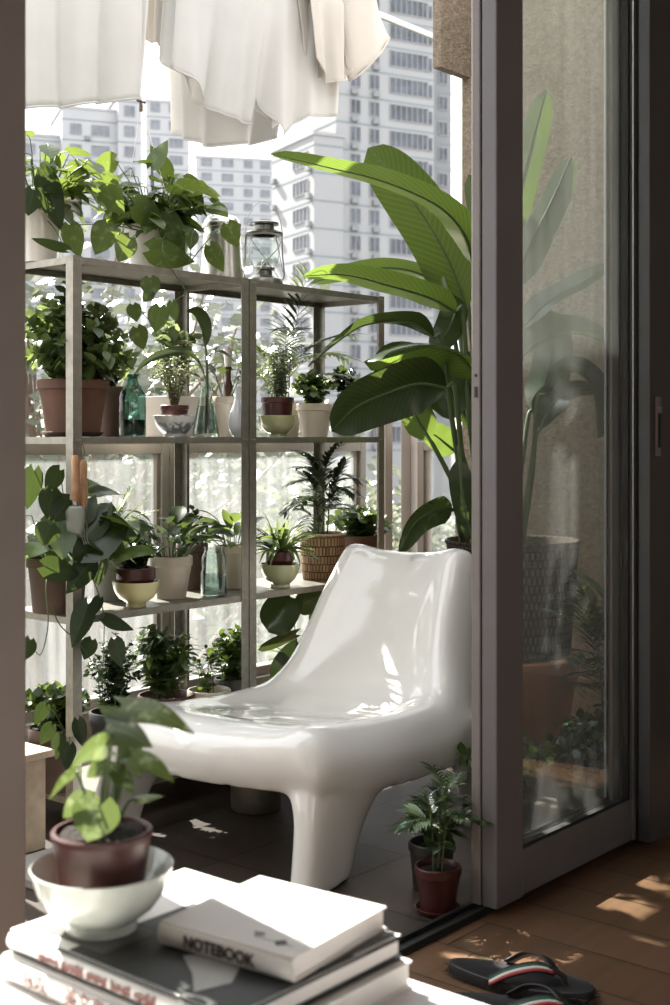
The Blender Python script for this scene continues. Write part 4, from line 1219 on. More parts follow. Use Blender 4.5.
def pothos(parent, z0, stems, reach, H, L, mat='leaf_pothos', seed=1, base=0.02, per=3, prof=pr_heart, az_rng=(0, 2 * PI), wide=0.40, trail=1.3):
    """Arching stalks with big heart leaves that turn to the light and hang their tips."""
    global rnd
    keep, rnd = rnd, random.Random(seed)
    fo, st = MB(), MB()
    for k in range(stems):
        az = az_rng[0] + (az_rng[1] - az_rng[0]) * ((k * 0.618) % 1) + rnd.uniform(-0.3, 0.3)
        e = rnd.uniform(0.5, 1.35)
        p0 = Vector((math.cos(az) * base, math.sin(az) * base, z0 - 0.003))
        pts = arc_pts(p0, rdir(az, e), H * rnd.uniform(0.6, 1.1), trail * (1 - e / 2.2), 6, 0.05)
        sc = reach / max(0.05, H)
        pts = [Vector((p0.x + (p.x - p0.x) * sc, p0.y + (p.y - p0.y) * sc, p.z)) for p in pts]
        st.tube(pts, 0.0019, 0.0012, 5)
        for j in range(per):
            i = len(pts) - 1 - j * 2
            if i < 1: break
            p = pts[i]; a2 = az + rnd.uniform(-0.9, 0.9) * (1 if j == 0 else 1.8)
            d = rdir(a2, rnd.uniform(-0.75, 0.35)); Lk = L * rnd.uniform(0.7, 1.12)
            vine_leaf(fo, st, p, d, Lk, Lk * wide, face=Vector((d.x * 0.6, d.y * 0.6, 1)) + Vector((rnd.uniform(-.5, .5), rnd.uniform(-.5, .5), 0)), stalk=Lk * 0.35, prof=prof, droop=rnd.uniform(0.3, 0.9))
    st.build('stems', M['stem_green'], parent); o = fo.build('foliage', M[mat], parent)
    rnd = keep
    return o, fo, st

def px_leaf(fo, st, t0, base, tip, Y, Wpx, lean=0.0, stalk_from=None, prof=pr_heart, fold=0.12, lobe=0.15, depth_tip=0.0, bow=0.0, n=8, m=3, tilt=0.3, wave=0.03):
    """A leaf whose midrib runs between two photographed points at distance Y; faces the viewer with a tilt."""
    a = at_y(base[0], base[1], Y); b = at_y(tip[0], tip[1], Y + depth_tip)
    s = depth_at(base[0], Y) / F
    vd = view_dir(a)
    d = (b - a).normalized()
    side = d.cross(vd).normalized()
    side = (side * math.cos(tilt) + vd * math.sin(tilt)).normalized()
    mid = a.lerp(b, 0.5) + Vector((0, 0, bow * s)) - vd * (lean * s)
    off = Vector(t0)
    pts = [a - off, mid - off, b - off]
    blade(fo, pts, Wpx * s, prof, side, fold=fold, m=m, lobe=lobe, wave=wave, n=n)
    if stalk_from is not None:
        c = stalk_from - off if isinstance(stalk_from, Vector) else at_y(stalk_from[0], stalk_from[1], Y) - off
        st.tube(resample([c, c.lerp(pts[0], 0.55) + Vector((0, 0, 0.012)), pts[0]], 6), 0.0018, 0.0011, 6)
TOP, MID, LOW, BOT = [z + 0.0006 for z in DECKS]
def spot(px, Y, z):
    zc = depth_at(px, Y); x, y = cam2room((px - 335) / F * zc, zc)
    return Vector((x, y, z)), zc / F
def potted(name, label, px, Y, z, mat, wpx, hpx, taper=0.74, group=None, kind='pot', cat='potted plant', **kw):
    p, s = spot(px, Y, z)
    t = thing(name, label, cat, p, 0, group)
    z0 = add_pot(t, mat, wpx * s / 2, wpx * s / 2 * taper, hpx * s, kind=kind, **kw)
    return t, z0, s

# ================================================================== top shelf
t, z0, s = potted('potted_pothos', 'pale potted heart-leaved plant on the top shelf, closest to the dark door jamb', 40, 2.66, TOP, 'white_ceramic', 46, 58)
_, fo, st = pothos(t, z0, 50, 60 * s, 84 * s, 25 * s, seed=21, per=4)
fo, st = MB(), MB(); C0 = t.location
px_leaf(fo, st, C0, (45, 175), (62, 232), 2.56, 15, stalk_from=C0 + Vector((0, 0, z0)), tilt=0.4)
px_leaf(fo, st, C0, (33, 190), (28, 216), 2.55, 11, stalk_from=C0 + Vector((0, 0, z0)), tilt=0.2)
px_leaf(fo, st, C0, (66, 250), (31, 238), 2.50, 8, stalk_from=C0 + Vector((0.0, 0, z0)), tilt=0.9)
fo.build('foliage', M['leaf_dark'], t); st.build('stems', M['stem_green'], t)

t, z0, s = potted('hanging_pothos', 'white hanging pot of trailing heart leaves with its hanger strings, beside the milk can', 157, 2.63, TOP, 'white_ceramic', 72, 48, taper=0.7)
pothos(t, z0, 70, 46 * s, 74 * s, 24 * s, seed=5, per=4)
C0 = t.location
fo, st = MB(), MB()
src = C0 + Vector((0, 0, z0))
for b, tp, W, Y, tl in (((152, 166), (168, 140), 9, 2.58, 0.2), ((168, 175), (150, 145), 10, 2.60, 0.5), ((135, 205), (165, 222), 15, 2.53, 0.3), ((165, 215), (185, 255), 13, 2.52, 0.2),
                        ((150, 250), (195, 262), 15, 2.50, 0.2), ((100, 180), (125, 215), 16, 2.55, 0.4), ((80, 165), (72, 200), 14, 2.57, 0.4), ((108, 225), (95, 255), 14, 2.52, 0.3), ((115, 160), (90, 175), 12, 2.62, 0.5),
                        ((70, 225), (80, 258), 12, 2.52, 0.3), ((130, 238), (118, 262), 12, 2.50, 0.2), ((185, 180), (205, 190), 9, 2.58, 0.4)):
    px_leaf(fo, st, C0, b, tp, Y, W, stalk_from=src, tilt=tl)
for b, tp, W, Y, tl in (((228, 224), (238, 247), 11, 2.47, 0.3), ((210, 246), (224, 272), 10, 2.46, 0.3), ((193, 232), (190, 250), 7, 2.47, 0.2)):
    px_leaf(fo, st, C0, b, tp, Y, W, stalk_from=at_y(190, 262, 2.47), tilt=tl)
# the runner that hangs over the front edge of the shelf
run = [at_y(x, y, Y) - C0 for x, y, Y in ((170, 222, 2.58), (162, 248, 2.48), (172, 270, 2.472), (186, 292, 2.470), (176, 300, 2.470), (166, 318, 2.470), (152, 322, 2.470), (140, 310, 2.470))]
st.tube(resample(run, 24), 0.0018, 0.0011, 6)
for b, tp, W, tl in (((150, 278), (152, 298), 11, 0.3), ((133, 305), (137, 322), 8, 0.2), ((160, 307), (155, 333), 11, 0.1), ((137, 328), (144, 350), 10, 0.25), ((172, 302), (176, 322), 7, 0.5), ((152, 290), (143, 302), 7, 0.4)):
    px_leaf(fo, st, C0, b, tp, 2.468, W, stalk_from=None, tilt=tl)
fo.build('foliage', M['leaf_pothos'], t); st.build('stems', M['stem_green'], t)
hk = at_y(141, 103, 2.63) - C0
stg = MB(); rr = 34 * s
for a in (0.3, 2.4, 4.5): stg.tube([hk, Vector((math.cos(a) * rr, math.sin(a) * rr, 47 * s))], 0.0009, seg=5)
stg.tube([hk + Vector((0, 0, 0.004)), Vector((hk.x, hk.y, 2.70 - C0.z))], 0.0006, seg=4)
stg.build('hanger_string', M['paper'], t)
ck = MB(); ck.tube([hk + Vector((0, 0, -0.022)), hk, hk + Vector((0, 0, 0.008))], 0.0052, 0.0030, 8); ck.tube([hk + Vector((-0.014, 0, 0.004)), hk + Vector((0.014, 0, 0.004))], 0.0032, seg=6)
ck.build('hanger_hook', M['stem_brown'], t)

p, s = spot(222, 2.62, TOP)
t = thing('milk_can', 'galvanised metal milk can with a rounded lid standing on the top shelf beside the lantern', 'milk can', p)
m = MB(); m.lathe([(0.0001, 0.0), (22 * s, 0.0), (22.8 * s, 0.8 * s), (22.8 * s, 2.5 * s), (22 * s, 3 * s), (20.5 * s, 22 * s), (18.6 * s, 46 * s), (18.8 * s, 47 * s), (18.8 * s, 48 * s), (18.2 * s, 49 * s), (17.8 * s, 56 * s), (18.4 * s, 57 * s), (18.0 * s, 57.8 * s), (15 * s, 57.8 * s)], 48)
m.build('body', M['steel_bright'], t)
m = MB(); m.lathe([(19.0 * s, 55 * s), (19.4 * s, 56 * s), (19.2 * s, 59.5 * s), (18.2 * s, 60 * s), (17.4 * s, 63 * s), (14.5 * s, 66.5 * s), (9 * s, 69 * s), (0.0001, 70 * s)], 48); m.build('lid', M['steel_bright'], t)
for sg in (-1, 1):
    h = MB(); h.tube(resample([Vector((sg * 18 * s * .64, -sg * 18 * s * .77, 50 * s)), Vector((sg * 23 * s * .64, -sg * 23 * s * .77, 47 * s)), Vector((sg * 22.5 * s * .64, -sg * 22.5 * s * .77, 38 * s)), Vector((sg * 19.4 * s * .64, -sg * 19.4 * s * .77, 34 * s))], 10), 0.0016, seg=6)
    h.build('handle', M['steel'], t)

p, s = spot(264, 2.585, TOP)
s *= 1.06
t = thing('hurricane_lantern', 'metal hurricane lantern with a glass globe and wire bail on the top shelf', 'lantern', p, math.radians(-50))
m = MB(); m.lathe([(0.0001, 0), (17 * s, 0), (18 * s, 1 * s), (18 * s, 4 * s), (17 * s, 7 * s), (12 * s, 9.5 * s), (8 * s, 11 * s), (8 * s, 15 * s), (10.5 * s, 16 * s), (10.5 * s, 18 * s), (6 * s, 19.5 * s), (0.0001, 19.5 * s)], 40); m.build('tank', M['lantern_metal'], t)
m = MB(); m.lathe([(10.0 * s, 19.5 * s), (13.5 * s, 23 * s), (15.5 * s, 31 * s), (15.0 * s, 40 * s), (12.5 * s, 47 * s), (11.2 * s, 49 * s)], 40); m.build('globe', M['glass_clear'], t)
m = MB(); m.lathe([(1.0 * s, 19.5 * s), (2.6 * s, 20 * s), (2.4 * s, 24 * s), (1.6 * s, 25 * s), (0.0001, 25 * s)], 16); m.build('burner', M['lantern_metal'], t)
m = MB(); m.lathe([(11 * s, 48.5 * s), (18 * s, 48.8 * s), (18.5 * s, 50.5 * s), (15 * s, 52.5 * s), (10 * s, 53.5 * s), (10 * s, 57.5 * s), (14 * s, 58.5 * s), (14.4 * s, 60 * s), (9 * s, 61.5 * s), (0.0001, 62 * s)], 40); m.build('hood', M['lantern_metal'], t)
for sg in (-1, 1):
    m = MB(); m.tube(resample([Vector((sg * 16.5 * s, 0, 5 * s)), Vector((sg * 19 * s, 0, 12 * s)), Vector((sg * 17.5 * s, 0, 30 * s)), Vector((sg * 17 * s, 0, 49 * s))], 14), 0.0022, seg=8); m.build('side_tube', M['lantern_metal'], t)
m = MB(); bl = []
for k in range(25):
    a = PI * k / 24
    bl.append(Vector((-math.cos(a) * 17.5 * s, -4 * s - 2.5 * s * math.sin(a), 46 * s + 34 * s * math.sin(a))))
bl = [Vector((-18.0 * s, -1.0 * s, 12 * s)), Vector((-18.6 * s, -3 * s, 30 * s))] + bl + [Vector((14 * s, -8 * s, 36 * s)), Vector((2 * s, -13 * s, 22 * s)), Vector((-8 * s, -15 * s, 8 * s))]
m.tube(resample(bl, 60), 0.0013, seg=6); m.build('bail_handle', M['steel'], t)
m = MB(); m.tube([Vector((-12 * s, -11 * s, 44 * s)), Vector((14 * s, -11 * s, 8 * s))], 0.0009, seg=5); m.tube([Vector((12 * s, -11 * s, 44 * s)), Vector((18 * s, -2 * s, 14 * s))], 0.0009, seg=5); m.build('guard_wire', M['black_metal'], t)

# ================================================================== middle shelf
t, z0, s = potted('potted_mint', 'big terracotta pot of bushy mint standing behind the first shelf post', 73, 2.62, MID + 0.0045, 'terracotta', 72, 55, taper=0.74)
bush(t, z0, 64 * s, 94 * s, 40, 9, 21 * s, 8.8 * s, pr_heart, 'leaf_mint', seed=3, vary=0.45, s0=0.3, base=0.05, n=4, m=2, fold=0.15)
bush(t, z0, 44 * s, 122 * s, 9, 10, 22 * s, 7 * s, pr_lance, 'leaf_dark', seed=4, base=0.03, n=4, m=2)
bush(t, z0, 64 * s, 46 * s, 30, 7, 23 * s, 9.5 * s, pr_heart, 'leaf_mint', seed=103, base=0.06, n=4, m=2, el0=0.1, droop=0.9)
saucer('brown saucer under the big terracotta mint pot', 'brown_clay', (t.location.x, t.location.y, MID), 32 * s, 0.012)
t, z0, s = potted('potted_herb', 'dark brown pot half hidden between the mint pot and the teal bottle', 111, 2.705, MID, 'brown_clay', 30, 50, taper=0.85)
bush(t, z0, 16 * s, 40 * s, 12, 6, 12 * s, 4.5 * s, pr_oval, 'leaf_mid', seed=6)

p, s = spot(132.5, 2.60, MID)
t = thing('glass_bottle', 'teal green glass bottle with dark liquid on the middle shelf', 'bottle', p)
m = MB(); m.lathe([(0.0001, 0.001), (12.5 * s, 0.0), (13.5 * s, 1.5 * s), (13.5 * s, 40 * s), (12.5 * s, 44 * s), (9 * s, 49 * s), (6 * s, 54 * s), (5 * s, 58 * s), (5 * s, 60 * s), (6 * s, 60.4 * s), (6 * s, 62.5 * s), (4.6 * s, 62.5 * s), (4.6 * s, 58 * s)], 40); m.build('body', M['glass_teal'], t)
m = MB(); m.lathe([(0.0001, 2 * s), (12.2 * s, 2 * s), (12.4 * s, 17 * s), (0.0001, 17.2 * s)], 32); m.build('liquid', M['liquid_dark'], t)

t, z0, s = potted('potted_begonia', 'cream square planter with pale leaves behind the blue and white bowl', 173, 2.705, MID, 'cream_ceramic', 50, 40, taper=0.86, kind='square')
bush(t, z0, 34 * s, 88 * s, 14, 5, 20 * s, 9 * s, pr_round, 'leaf_pale', seed=8, el0=0.4, n=3, m=2)

p, s = spot(174.5, 2.558, MID)
bowl('rice_bowl', 'blue and white patterned bowl holding a fine twiggy shrub', 'blue_white', p, 21.5 * s, 21 * s, 'bowls used as cachepots', foot=0.52)
t = thing('potted_shrub', 'fine twiggy shrub in a small brown pot set in the blue and white bowl', 'potted plant', p + Vector((0, 0, 6.5 * s)))
z0 = add_pot(t, 'brown_plastic', 14.5 * s, 11 * s, 25 * s, fill=0.88)
bush(t, z0, 34 * s, 66 * s, 46, 9, 4.6 * s, 1.5 * s, pr_oval, 'leaf_grey', smat='stem_brown', seed=9, n=2, r_st=0.0009, el0=0.3)

p, s = spot(206, 2.556, MID)
t = thing('flask_vase', 'clear conical glass flask of water with long arching leaves', 'vase', p)
m = MB(); m.lathe([(0.0001, 0.0015), (12.8 * s, 0.0), (13.6 * s, 1.5 * s), (13.0 * s, 7 * s), (9.5 * s, 26 * s), (6.5 * s, 40 * s), (5.4 * s, 50 * s), (6.4 * s, 54 * s), (5.9 * s, 54 * s), (5.0 * s, 50 * s), (6.1 * s, 40 * s), (9.0 * s, 26 * s), (12.3 * s, 7 * s), (12.4 * s, 3 * s), (0.0001, 2.5 * s)], 40); m.build('flask', M['glass_clear'], t)
m = MB(); m.lathe([(0.0001, 3 * s), (12.0 * s, 3.2 * s), (11.8 * s, 8 * s), (8.9 * s, 25.5 * s), (7.9 * s, 31 * s), (0.0001, 31.1 * s)], 32); m.build('water', M['water'], t)
C0 = t.location; fo, st = MB(), MB()
st.tube(resample([Vector((4 * s, 2 * s, 4 * s)), Vector((2.5 * s, 1 * s, 30 * s)), at_y(207, 366, 2.55) - C0, at_y(205, 340, 2.55) - C0], 16), 2.2 * s, 1.0 * s, 8)
px = lambda pts, Y: [at_y(a, b, Y) - C0 for a, b in pts]
vd = view_dir(C0)
blade(fo, px([(207, 386), (199, 364), (184, 352), (165, 354), (146, 362), (133, 376)], 2.54), 5.5 * s, pr_lance, vd * 0.75 + Vector((0, 0, 0.65)), fold=0.3, n=14, m=2)
blade(fo, px([(205, 348), (206, 330), (202, 318), (195, 311), (186, 311)], 2.55), 7.5 * s, pr_lance, vd * 0.4 + Vector((0.6, -0.4, 0)), fold=0.2, n=12, m=2)
blade(fo, px([(207, 366), (212, 358), (216, 350), (228, 341)], 2.55), 5 * s, pr_lance, Vector((0.5, -0.5, 0.7)), fold=0.2, n=8, m=2)
blade(fo, px([(207, 360), (212, 354), (222, 352), (238, 365)], 2.53), 4 * s, pr_lance, Vector((0.5, -0.5, 0.7)), fold=0.2, n=8, m=2)
fo.build('foliage', M['leaf_dark'], t); st.build('stems', M['stem_green'], t)

p, s = spot(228, 2.735, MID)
t = thing('stem_bottle', 'slim dark red bottle with a sprig, showing above the cream pot by the flask', 'bottle', p)
m = MB(); m.lathe([(0.0001, 0), (6.5 * s, 0), (6.5 * s, 34 * s), (5.4 * s, 50 * s), (3.2 * s, 57 * s), (3.2 * s, 66 * s), (4 * s, 67 * s), (4 * s, 70 * s), (2.8 * s, 70 * s)], 24); m.build('bottle', M['bottle_brown'], t)
m = MB(); m.lathe([(2.4 * s, 66 * s), (3.6 * s, 76 * s), (4.6 * s, 88 * s)], 16); m.build('paper_collar', M['paper'], t)

t, z0, s = potted('potted_laurel', 'cream pot with a few dark pointed leaves behind the porcelain vase', 227, 2.645, MID, 'cream_ceramic', 30, 40, taper=0.7)
rosette(t, z0, 10, 26 * s, 5 * s, pr_lance, 'leaf_dark', el=(0.7, 1.4), droop=(0.3, 1.2), seed=12, petiole=44 * s, n=6, m=2)

p, s = spot(238.5, 2.535, MID)
o = MB().lathe([(0.0001, 0.001), (6 * s, 0), (6.6 * s, 0.8 * s), (9 * s, 6 * s), (10.2 * s, 13 * s), (9.2 * s, 22 * s), (6 * s, 31 * s), (3.8 * s, 38 * s), (3.1 * s, 46 * s), (4.0 * s, 50 * s), (3.5 * s, 50 * s), (2.6 * s, 46 * s)], 40).build('porcelain_vase', M['bw_white'], None, loc=p)
tag(o, 'small pale blue porcelain bottle vase beside the shelf post joint', 'vase')

p, s = spot(277.5, 2.545, MID)
bowl('rice_bowl', 'pale green glazed bowl holding the thyme pot on the middle shelf', 'celadon', p, 19.5 * s, 21 * s, 'bowls used as cachepots', foot=0.5)
t = thing('potted_thyme', 'speckled thyme in a brown pot set in the green bowl on the middle shelf', 'potted plant', p + Vector((0, 0, 6.5 * s)))
z0 = add_pot(t, 'red_plastic', 16.5 * s, 13 * s, 33 * s, fill=0.9)
bush(t, z0, 24 * s, 62 * s, 40, 13, 6 * s, 2.1 * s, pr_oval, 'leaf_grey', seed=15, n=2, base=0.03, r_st=0.0008, el0=0.35)

t, z0, s = potted('potted_palm', 'feathery small palm behind the thyme on the middle shelf', 284, 2.70, MID, 'cream_ceramic', 36, 34, taper=0.8)
palm(t, z0, 13, 92 * s, 52 * s, 30 * s, 'leaf_dark', seed=17, pairs=10, wl=0.085)

t, z0, s = potted('potted_jade', 'ribbed white pot of small round jade leaves on the middle shelf', 314.5, 2.56, MID, 'cream_ceramic', 37, 33, taper=0.72, rim=0.22, lip=0.05, ribs=1)
bush(t, z0, 27 * s, 40 * s, 26, 6, 11 * s, 5.6 * s, pr_round, 'leaf_mint', seed=18, base=0.02, n=3, m=2)
t, z0, s = potted('potted_jade', 'dark-leaved small pot partly covered by a broad paddle leaf on the middle shelf', 344, 2.66, MID, 'grey_clay', 30, 34, taper=0.76)
bush(t, z0, 22 * s, 42 * s, 16, 5, 11 * s, 5.4 * s, pr_round, 'leaf_dark', seed=19, base=0.015, n=3, m=2)

# ================================================================== lower shelf
t, z0, s = potted('potted_pothos', 'brown planter with large drooping heart leaves on the lower shelf, under the hanging tools', 58, 2.61, LOW, 'brown_clay', 62, 54, taper=0.8)
pothos(t, z0, 20, 46 * s, 74 * s, 40 * s, 'leaf_mid', seed=25, per=2, base=0.03)
C0 = t.location; src = C0 + Vector((0, 0, z0)); fo, st = MB(), MB()
for b, tp, W, Y, tl in (((50, 525), (42, 570 - 24), 14, 2.47, 0.2), ((52, 490), (48, 520), 13, 2.50, 0.4), ((44, 566), (82, 576), 13, 2.465, 0.15), ((92, 560), (66, 594), 13, 2.463, 0.25), ((84, 555), (130, 524), 16, 2.47, 0.5),
                        ((86, 535), (112, 502), 14, 2.50, 0.3), ((98, 558), (98, 586), 10, 2.466, 0.1), ((70, 500), (50, 522), 13, 2.49, 0.3), ((105, 520), (140, 540), 13, 2.49, 0.5), ((90, 545), (72, 560), 13, 2.47, 0.3), ((80, 520), (96, 495), 12, 2.52, 0.4), ((34, 470), (27, 510), 12, 2.56, 0.3), ((60, 470), (45, 492), 11, 2.56, 0.5)):
    px_leaf(fo, st, C0, b, tp, Y, W, stalk_from=src + Vector((0.0, -0.05, 0)), tilt=tl)
fo.build('foliage', M['leaf_dark'], t)
f2 = MB()
r1 = [at_y(x, y, Y) for x, y, Y in ((75, 556, 2.55), (92, 578, 2.472), (103, 610, 2.465), (104, 640, 2.465), (103, 672, 2.465))]
r2 = [at_y(x, y, Y) for x, y, Y in ((48, 566, 2.52), (46, 590, 2.472), (48, 625, 2.465), (40, 655, 2.465), (27, 635, 2.465))]
r3 = [at_y(x, y, Y) for x, y, Y in ((50, 602, 2.468), (60, 625, 2.462), (78, 642, 2.462), (92, 662, 2.462))]
for r_ in (r1, r2, r3): st.tube(resample([q - C0 for q in r_], 20), 0.0017, 0.0010, 6)
for b, tp, W, tl in (((88, 604), (72, 648), 12, 0.2), ((100, 598), (90, 618), 7, 0.5), ((104, 618), (134, 630), 8, 0.5), ((115, 640), (122, 668), 9, 0.2), ((30, 640), (22, 662), 10, 0.3), ((92, 640), (84, 660), 10, 0.5)):
    px_leaf(f2, st, C0, b, tp, 2.462, W, tilt=tl)
f2.build('foliage', M['leaf_dark'], t); st.build('stems', M['stem_green'], t)

t, z0, s = potted('potted_fern', 'grey pot of fine feathery greenery behind the yellow bowl', 112, 2.70, LOW, 'grey_clay', 44, 44, taper=0.8)
palm(t, z0, 16, 62 * s, 26 * s, 15 * s, 'leaf_pale', seed=27, pairs=12, wl=0.07, trunks=4)
p, s = spot(136, 2.535, LOW)
bowl('rice_bowl', 'yellow glazed footed bowl holding a dark red pot on the lower shelf', 'yellow_glaze', p, 24 * s, 25 * s, 'bowls used as cachepots', foot=0.42)
t = thing('potted_hoya', 'dark red pot of dark small leaves set in the yellow bowl', 'potted plant', p + Vector((0, 0, 8 * s)))
z0 = add_pot(t, 'red_plastic', 19.5 * s, 15 * s, 31 * s, fill=0.9, rim=0.4)
bush(t, z0, 27 * s, 40 * s, 22, 6, 13 * s, 5.2 * s, pr_oval, 'leaf_dark', seed=28, n=3, m=2, base=0.03)

t, z0, s = potted('peace_lily', 'cream pot of upright dark peace lily leaves on the lower shelf', 171, 2.60, LOW, 'cream_ceramic', 43, 42, taper=0.7, rim=0.24, lip=0.05)
rosette(t, z0, 44, 31 * s, 8.5 * s, pr_lance, 'leaf_dark', el=(0.7, 1.45), droop=(0.5, 1.4), seed=30, petiole=42 * s, n=7, m=2, base=0.025)
t, z0, s = potted('potted_herb', 'brown clay pot half hidden between the peace lily and the glass jar', 192, 2.70, LOW, 'brown_clay', 32, 46, taper=0.8)
bush(t, z0, 20 * s, 44 * s, 12, 5, 15 * s, 5 * s, pr_lance, 'leaf_mid', seed=31)
p, s = spot(214, 2.535, LOW)
t = thing('glass_jar', 'clear glass bottle jar half full of water on the lower shelf', 'jar', p)
m = MB(); m.lathe([(0.0001, 0.001), (12.4 * s, 0), (13.3 * s, 1.2 * s), (13.3 * s, 24 * s), (12.0 * s, 28 * s), (12.6 * s, 33 * s), (12.4 * s, 39 * s), (10.2 * s, 44 * s), (9.6 * s, 47 * s), (10.4 * s, 49 * s), (9.6 * s, 49 * s), (9.0 * s, 46 * s), (11.7 * s, 38 * s), (11.4 * s, 29 * s), (12.6 * s, 24 * s), (12.5 * s, 2.4 * s), (0.0001, 2.2 * s)], 40); m.build('jar_glass', M['glass_clear'], t)
m = MB(); m.lathe([(0.0001, 2.6 * s), (12.2 * s, 2.8 * s), (12.2 * s, 22 * s), (0.0001, 22.1 * s)], 32); m.build('water', M['water'], t)
t, z0, s = potted('potted_croton', 'cream pot of long pointed leaves beside the double shelf post on the lower shelf', 233, 2.64, LOW, 'cream_ceramic', 36, 42, taper=0.8)
rosette(t, z0, 26, 36 * s, 6.2 * s, pr_lance, 'leaf_mid', el=(0.5, 1.4), droop=(0.4, 1.2), seed=33, petiole=30 * s, n=7, m=2, base=0.02)

p, s = spot(280, 2.545, LOW)
bowl('rice_bowl', 'pale green glazed bowl holding the spider plant on the lower shelf', 'celadon', p, 20.5 * s, 23 * s, 'bowls used as cachepots', foot=0.5)
t = thing('spider_plant', 'spider plant in a small brown pot set in the green bowl on the lower shelf', 'potted plant', p + Vector((0, 0, 7 * s)))
z0 = add_pot(t, 'brown_plastic', 14 * s, 11 * s, 29 * s, fill=0.9, rim=0.35)
rosette(t, z0, 56, 50 * s, 2.6 * s, pr_strap, 'leaf_pale', el=(0.45, 1.45), droop=(0.9, 2.4), seed=35, n=8, fold=0.35, base=0.012)
rosette(t, z0, 22, 48 * s, 2.4 * s, pr_strap, 'leaf_mid', el=(0.3, 1.3), droop=(1.0, 2.4), seed=36, n=8, fold=0.35, base=0.012)

p, s = spot(322.5, 2.585, LOW)
t = thing('basket_palm', 'slender parlour palm in a woven cane basket on the lower shelf', 'potted plant', p)
m = MB(); m.lathe([(0.0001, 0), (19 * s, 0), (19.6 * s, 1 * s), (21.5 * s, 20 * s), (22.8 * s, 43 * s), (23.4 * s, 45 * s), (22.6 * s, 46 * s), (21.2 * s, 45 * s), (20.5 * s, 36 * s)], 48)
for i, v in enumerate(m.v):
    if 48 * 2 <= i < 48 * 6: 
        q = 1 + 0.012 * (1 if (i % 2) else -1); m.v[i] = (v[0] * q, v[1] * q, v[2])
m.build('basket', M['basket'], t)
m = MB(); m.tube([Vector((math.cos(a) * 22.6 * s, math.sin(a) * 22.6 * s, 45.4 * s)) for a in [2 * PI * k / 40 for k in range(41)]], 1.3 * s, seg=6); m.build('basket_rim', M['wood_pale'], t)
m = MB(); m.lathe([(0.0001, 39 * s), (20.5 * s, 38.5 * s)], 24); m.build('soil', M['soil'], t)
palm(t, 38 * s, 34, 44 * s, 96 * s, 19 * s, 'leaf_dark', seed=38, pairs=8, wl=0.12, trunks=4, el=(0.5, 1.4), droop=(0.9, 1.9))

t, z0, s = potted('potted_ivy', 'terracotta pot of bushy scalloped leaves beside the woven basket palm', 361, 2.64, LOW, 'terracotta', 37, 36, taper=0.86, rim=0.25, lip=0.03)
bush(t, z0, 34 * s, 36 * s, 34, 6, 12 * s, 6.2 * s, pr_round, 'leaf_mint', seed=40, base=0.03, n=3, m=2)

# ================================================================== bottom shelf
t, z0, s = potted('potted_ivy', 'brown pot of trailing ivy on the bottom shelf behind the cream box', 55, 2.60, BOT, 'brown_clay', 54, 62, taper=0.8)
bush(t, z0, 42 * s, 60 * s, 36, 6, 15 * s, 7.5 * s, pr_heart, 'leaf_mid', seed=42, base=0.04, n=3, m=2, lobe=0.15)
C0 = t.location; fo, st = MB(), MB(); src = C0 + Vector((0, -0.05, z0))
for b, tp, W in (((60, 735), (56, 760), 8), ((70, 745), (66, 772), 8), ((52, 725), (40, 745), 8), ((78, 720), (84, 748), 8), ((46, 705), (34, 725), 8)):
    px_leaf(fo, st, C0, b, tp, 2.465, W, stalk_from=src, tilt=0.3)
fo.build('foliage', M['leaf_dark'], t); st.build('stems', M['stem_green'], t)
t, z0, s = potted('potted_myrtle', 'dark bushy small-leaved plant on the bottom shelf beside the first post', 113, 2.66, BOT, 'dark_plastic', 48, 55, taper=0.8)
bush(t, z0, 32 * s, 95 * s, 36, 11, 9 * s, 3.6 * s, pr_oval, 'leaf_dark', seed=44, base=0.04, n=3)
t, z0, s = potted('potted_balsam', 'brown pot of upright leafy stems on the bottom shelf behind the chair seat edge', 166, 2.63, BOT, 'brown_plastic', 57, 62, taper=0.78, rim=0.2)
bush(t, z0, 36 * s, 82 * s, 17, 11, 27 * s, 5.0 * s, pr_lance, 'leaf_mint', seed=46, base=0.045, n=4, m=2, el0=0.5, pairs=True, droop=0.9)
t, z0, s = potted('potted_seedling', 'cream pot of sparse thin stems on the bottom shelf beside the leafy brown pot', 209, 2.58, BOT, 'cream_ceramic', 44, 62, taper=0.8, rim=0.16)
bush(t, z0, 22 * s, 60 * s, 7, 5, 11 * s, 3.6 * s, pr_oval, 'leaf_mid', seed=48, base=0.03, n=3)
t, z0, s = potted('potted_basil', 'small bushy plant on the bottom shelf against the double shelf post', 232, 2.69, BOT, 'dark_plastic', 36, 55, taper=0.8)
bush(t, z0, 26 * s, 62 * s, 24, 7, 13 * s, 5.4 * s, pr_oval, 'leaf_mid', seed=50, base=0.03, n=3, m=2)
t, z0, s = potted('giant_philodendron', 'large round ribbed leaves on tall stalks on the bottom shelf behind the chair back', 300, 2.62, BOT, 'dark_plastic', 60, 50, taper=0.8)
C0 = t.location; src = C0 + Vector((0, 0, z0)); fo, st = MB(), MB()
for b, tp, W, Y, tl in (((291, 597), (268, 632), 19, 2.58, 0.15), ((322, 594), (296, 608), 13, 2.62, 0.3), ((302, 650), (276, 688), 18, 2.60, 0.2), ((326, 602), (316, 630), 12, 2.66, 0.3), ((296, 634), (258, 650), 6, 2.58, 0.6), ((318, 640), (312, 664), 10, 2.66, 0.3), ((285, 676), (266, 696), 9, 2.55, 0.4)):
    px_leaf(fo, st, C0, b, tp, Y, W, stalk_from=src, tilt=tl, prof=pr_round, wave=0.06, m=4, n=10)
fo.build('foliage', M['leaf_paddle_shaded'], t); st.build('stems', M['stem_green'], t)
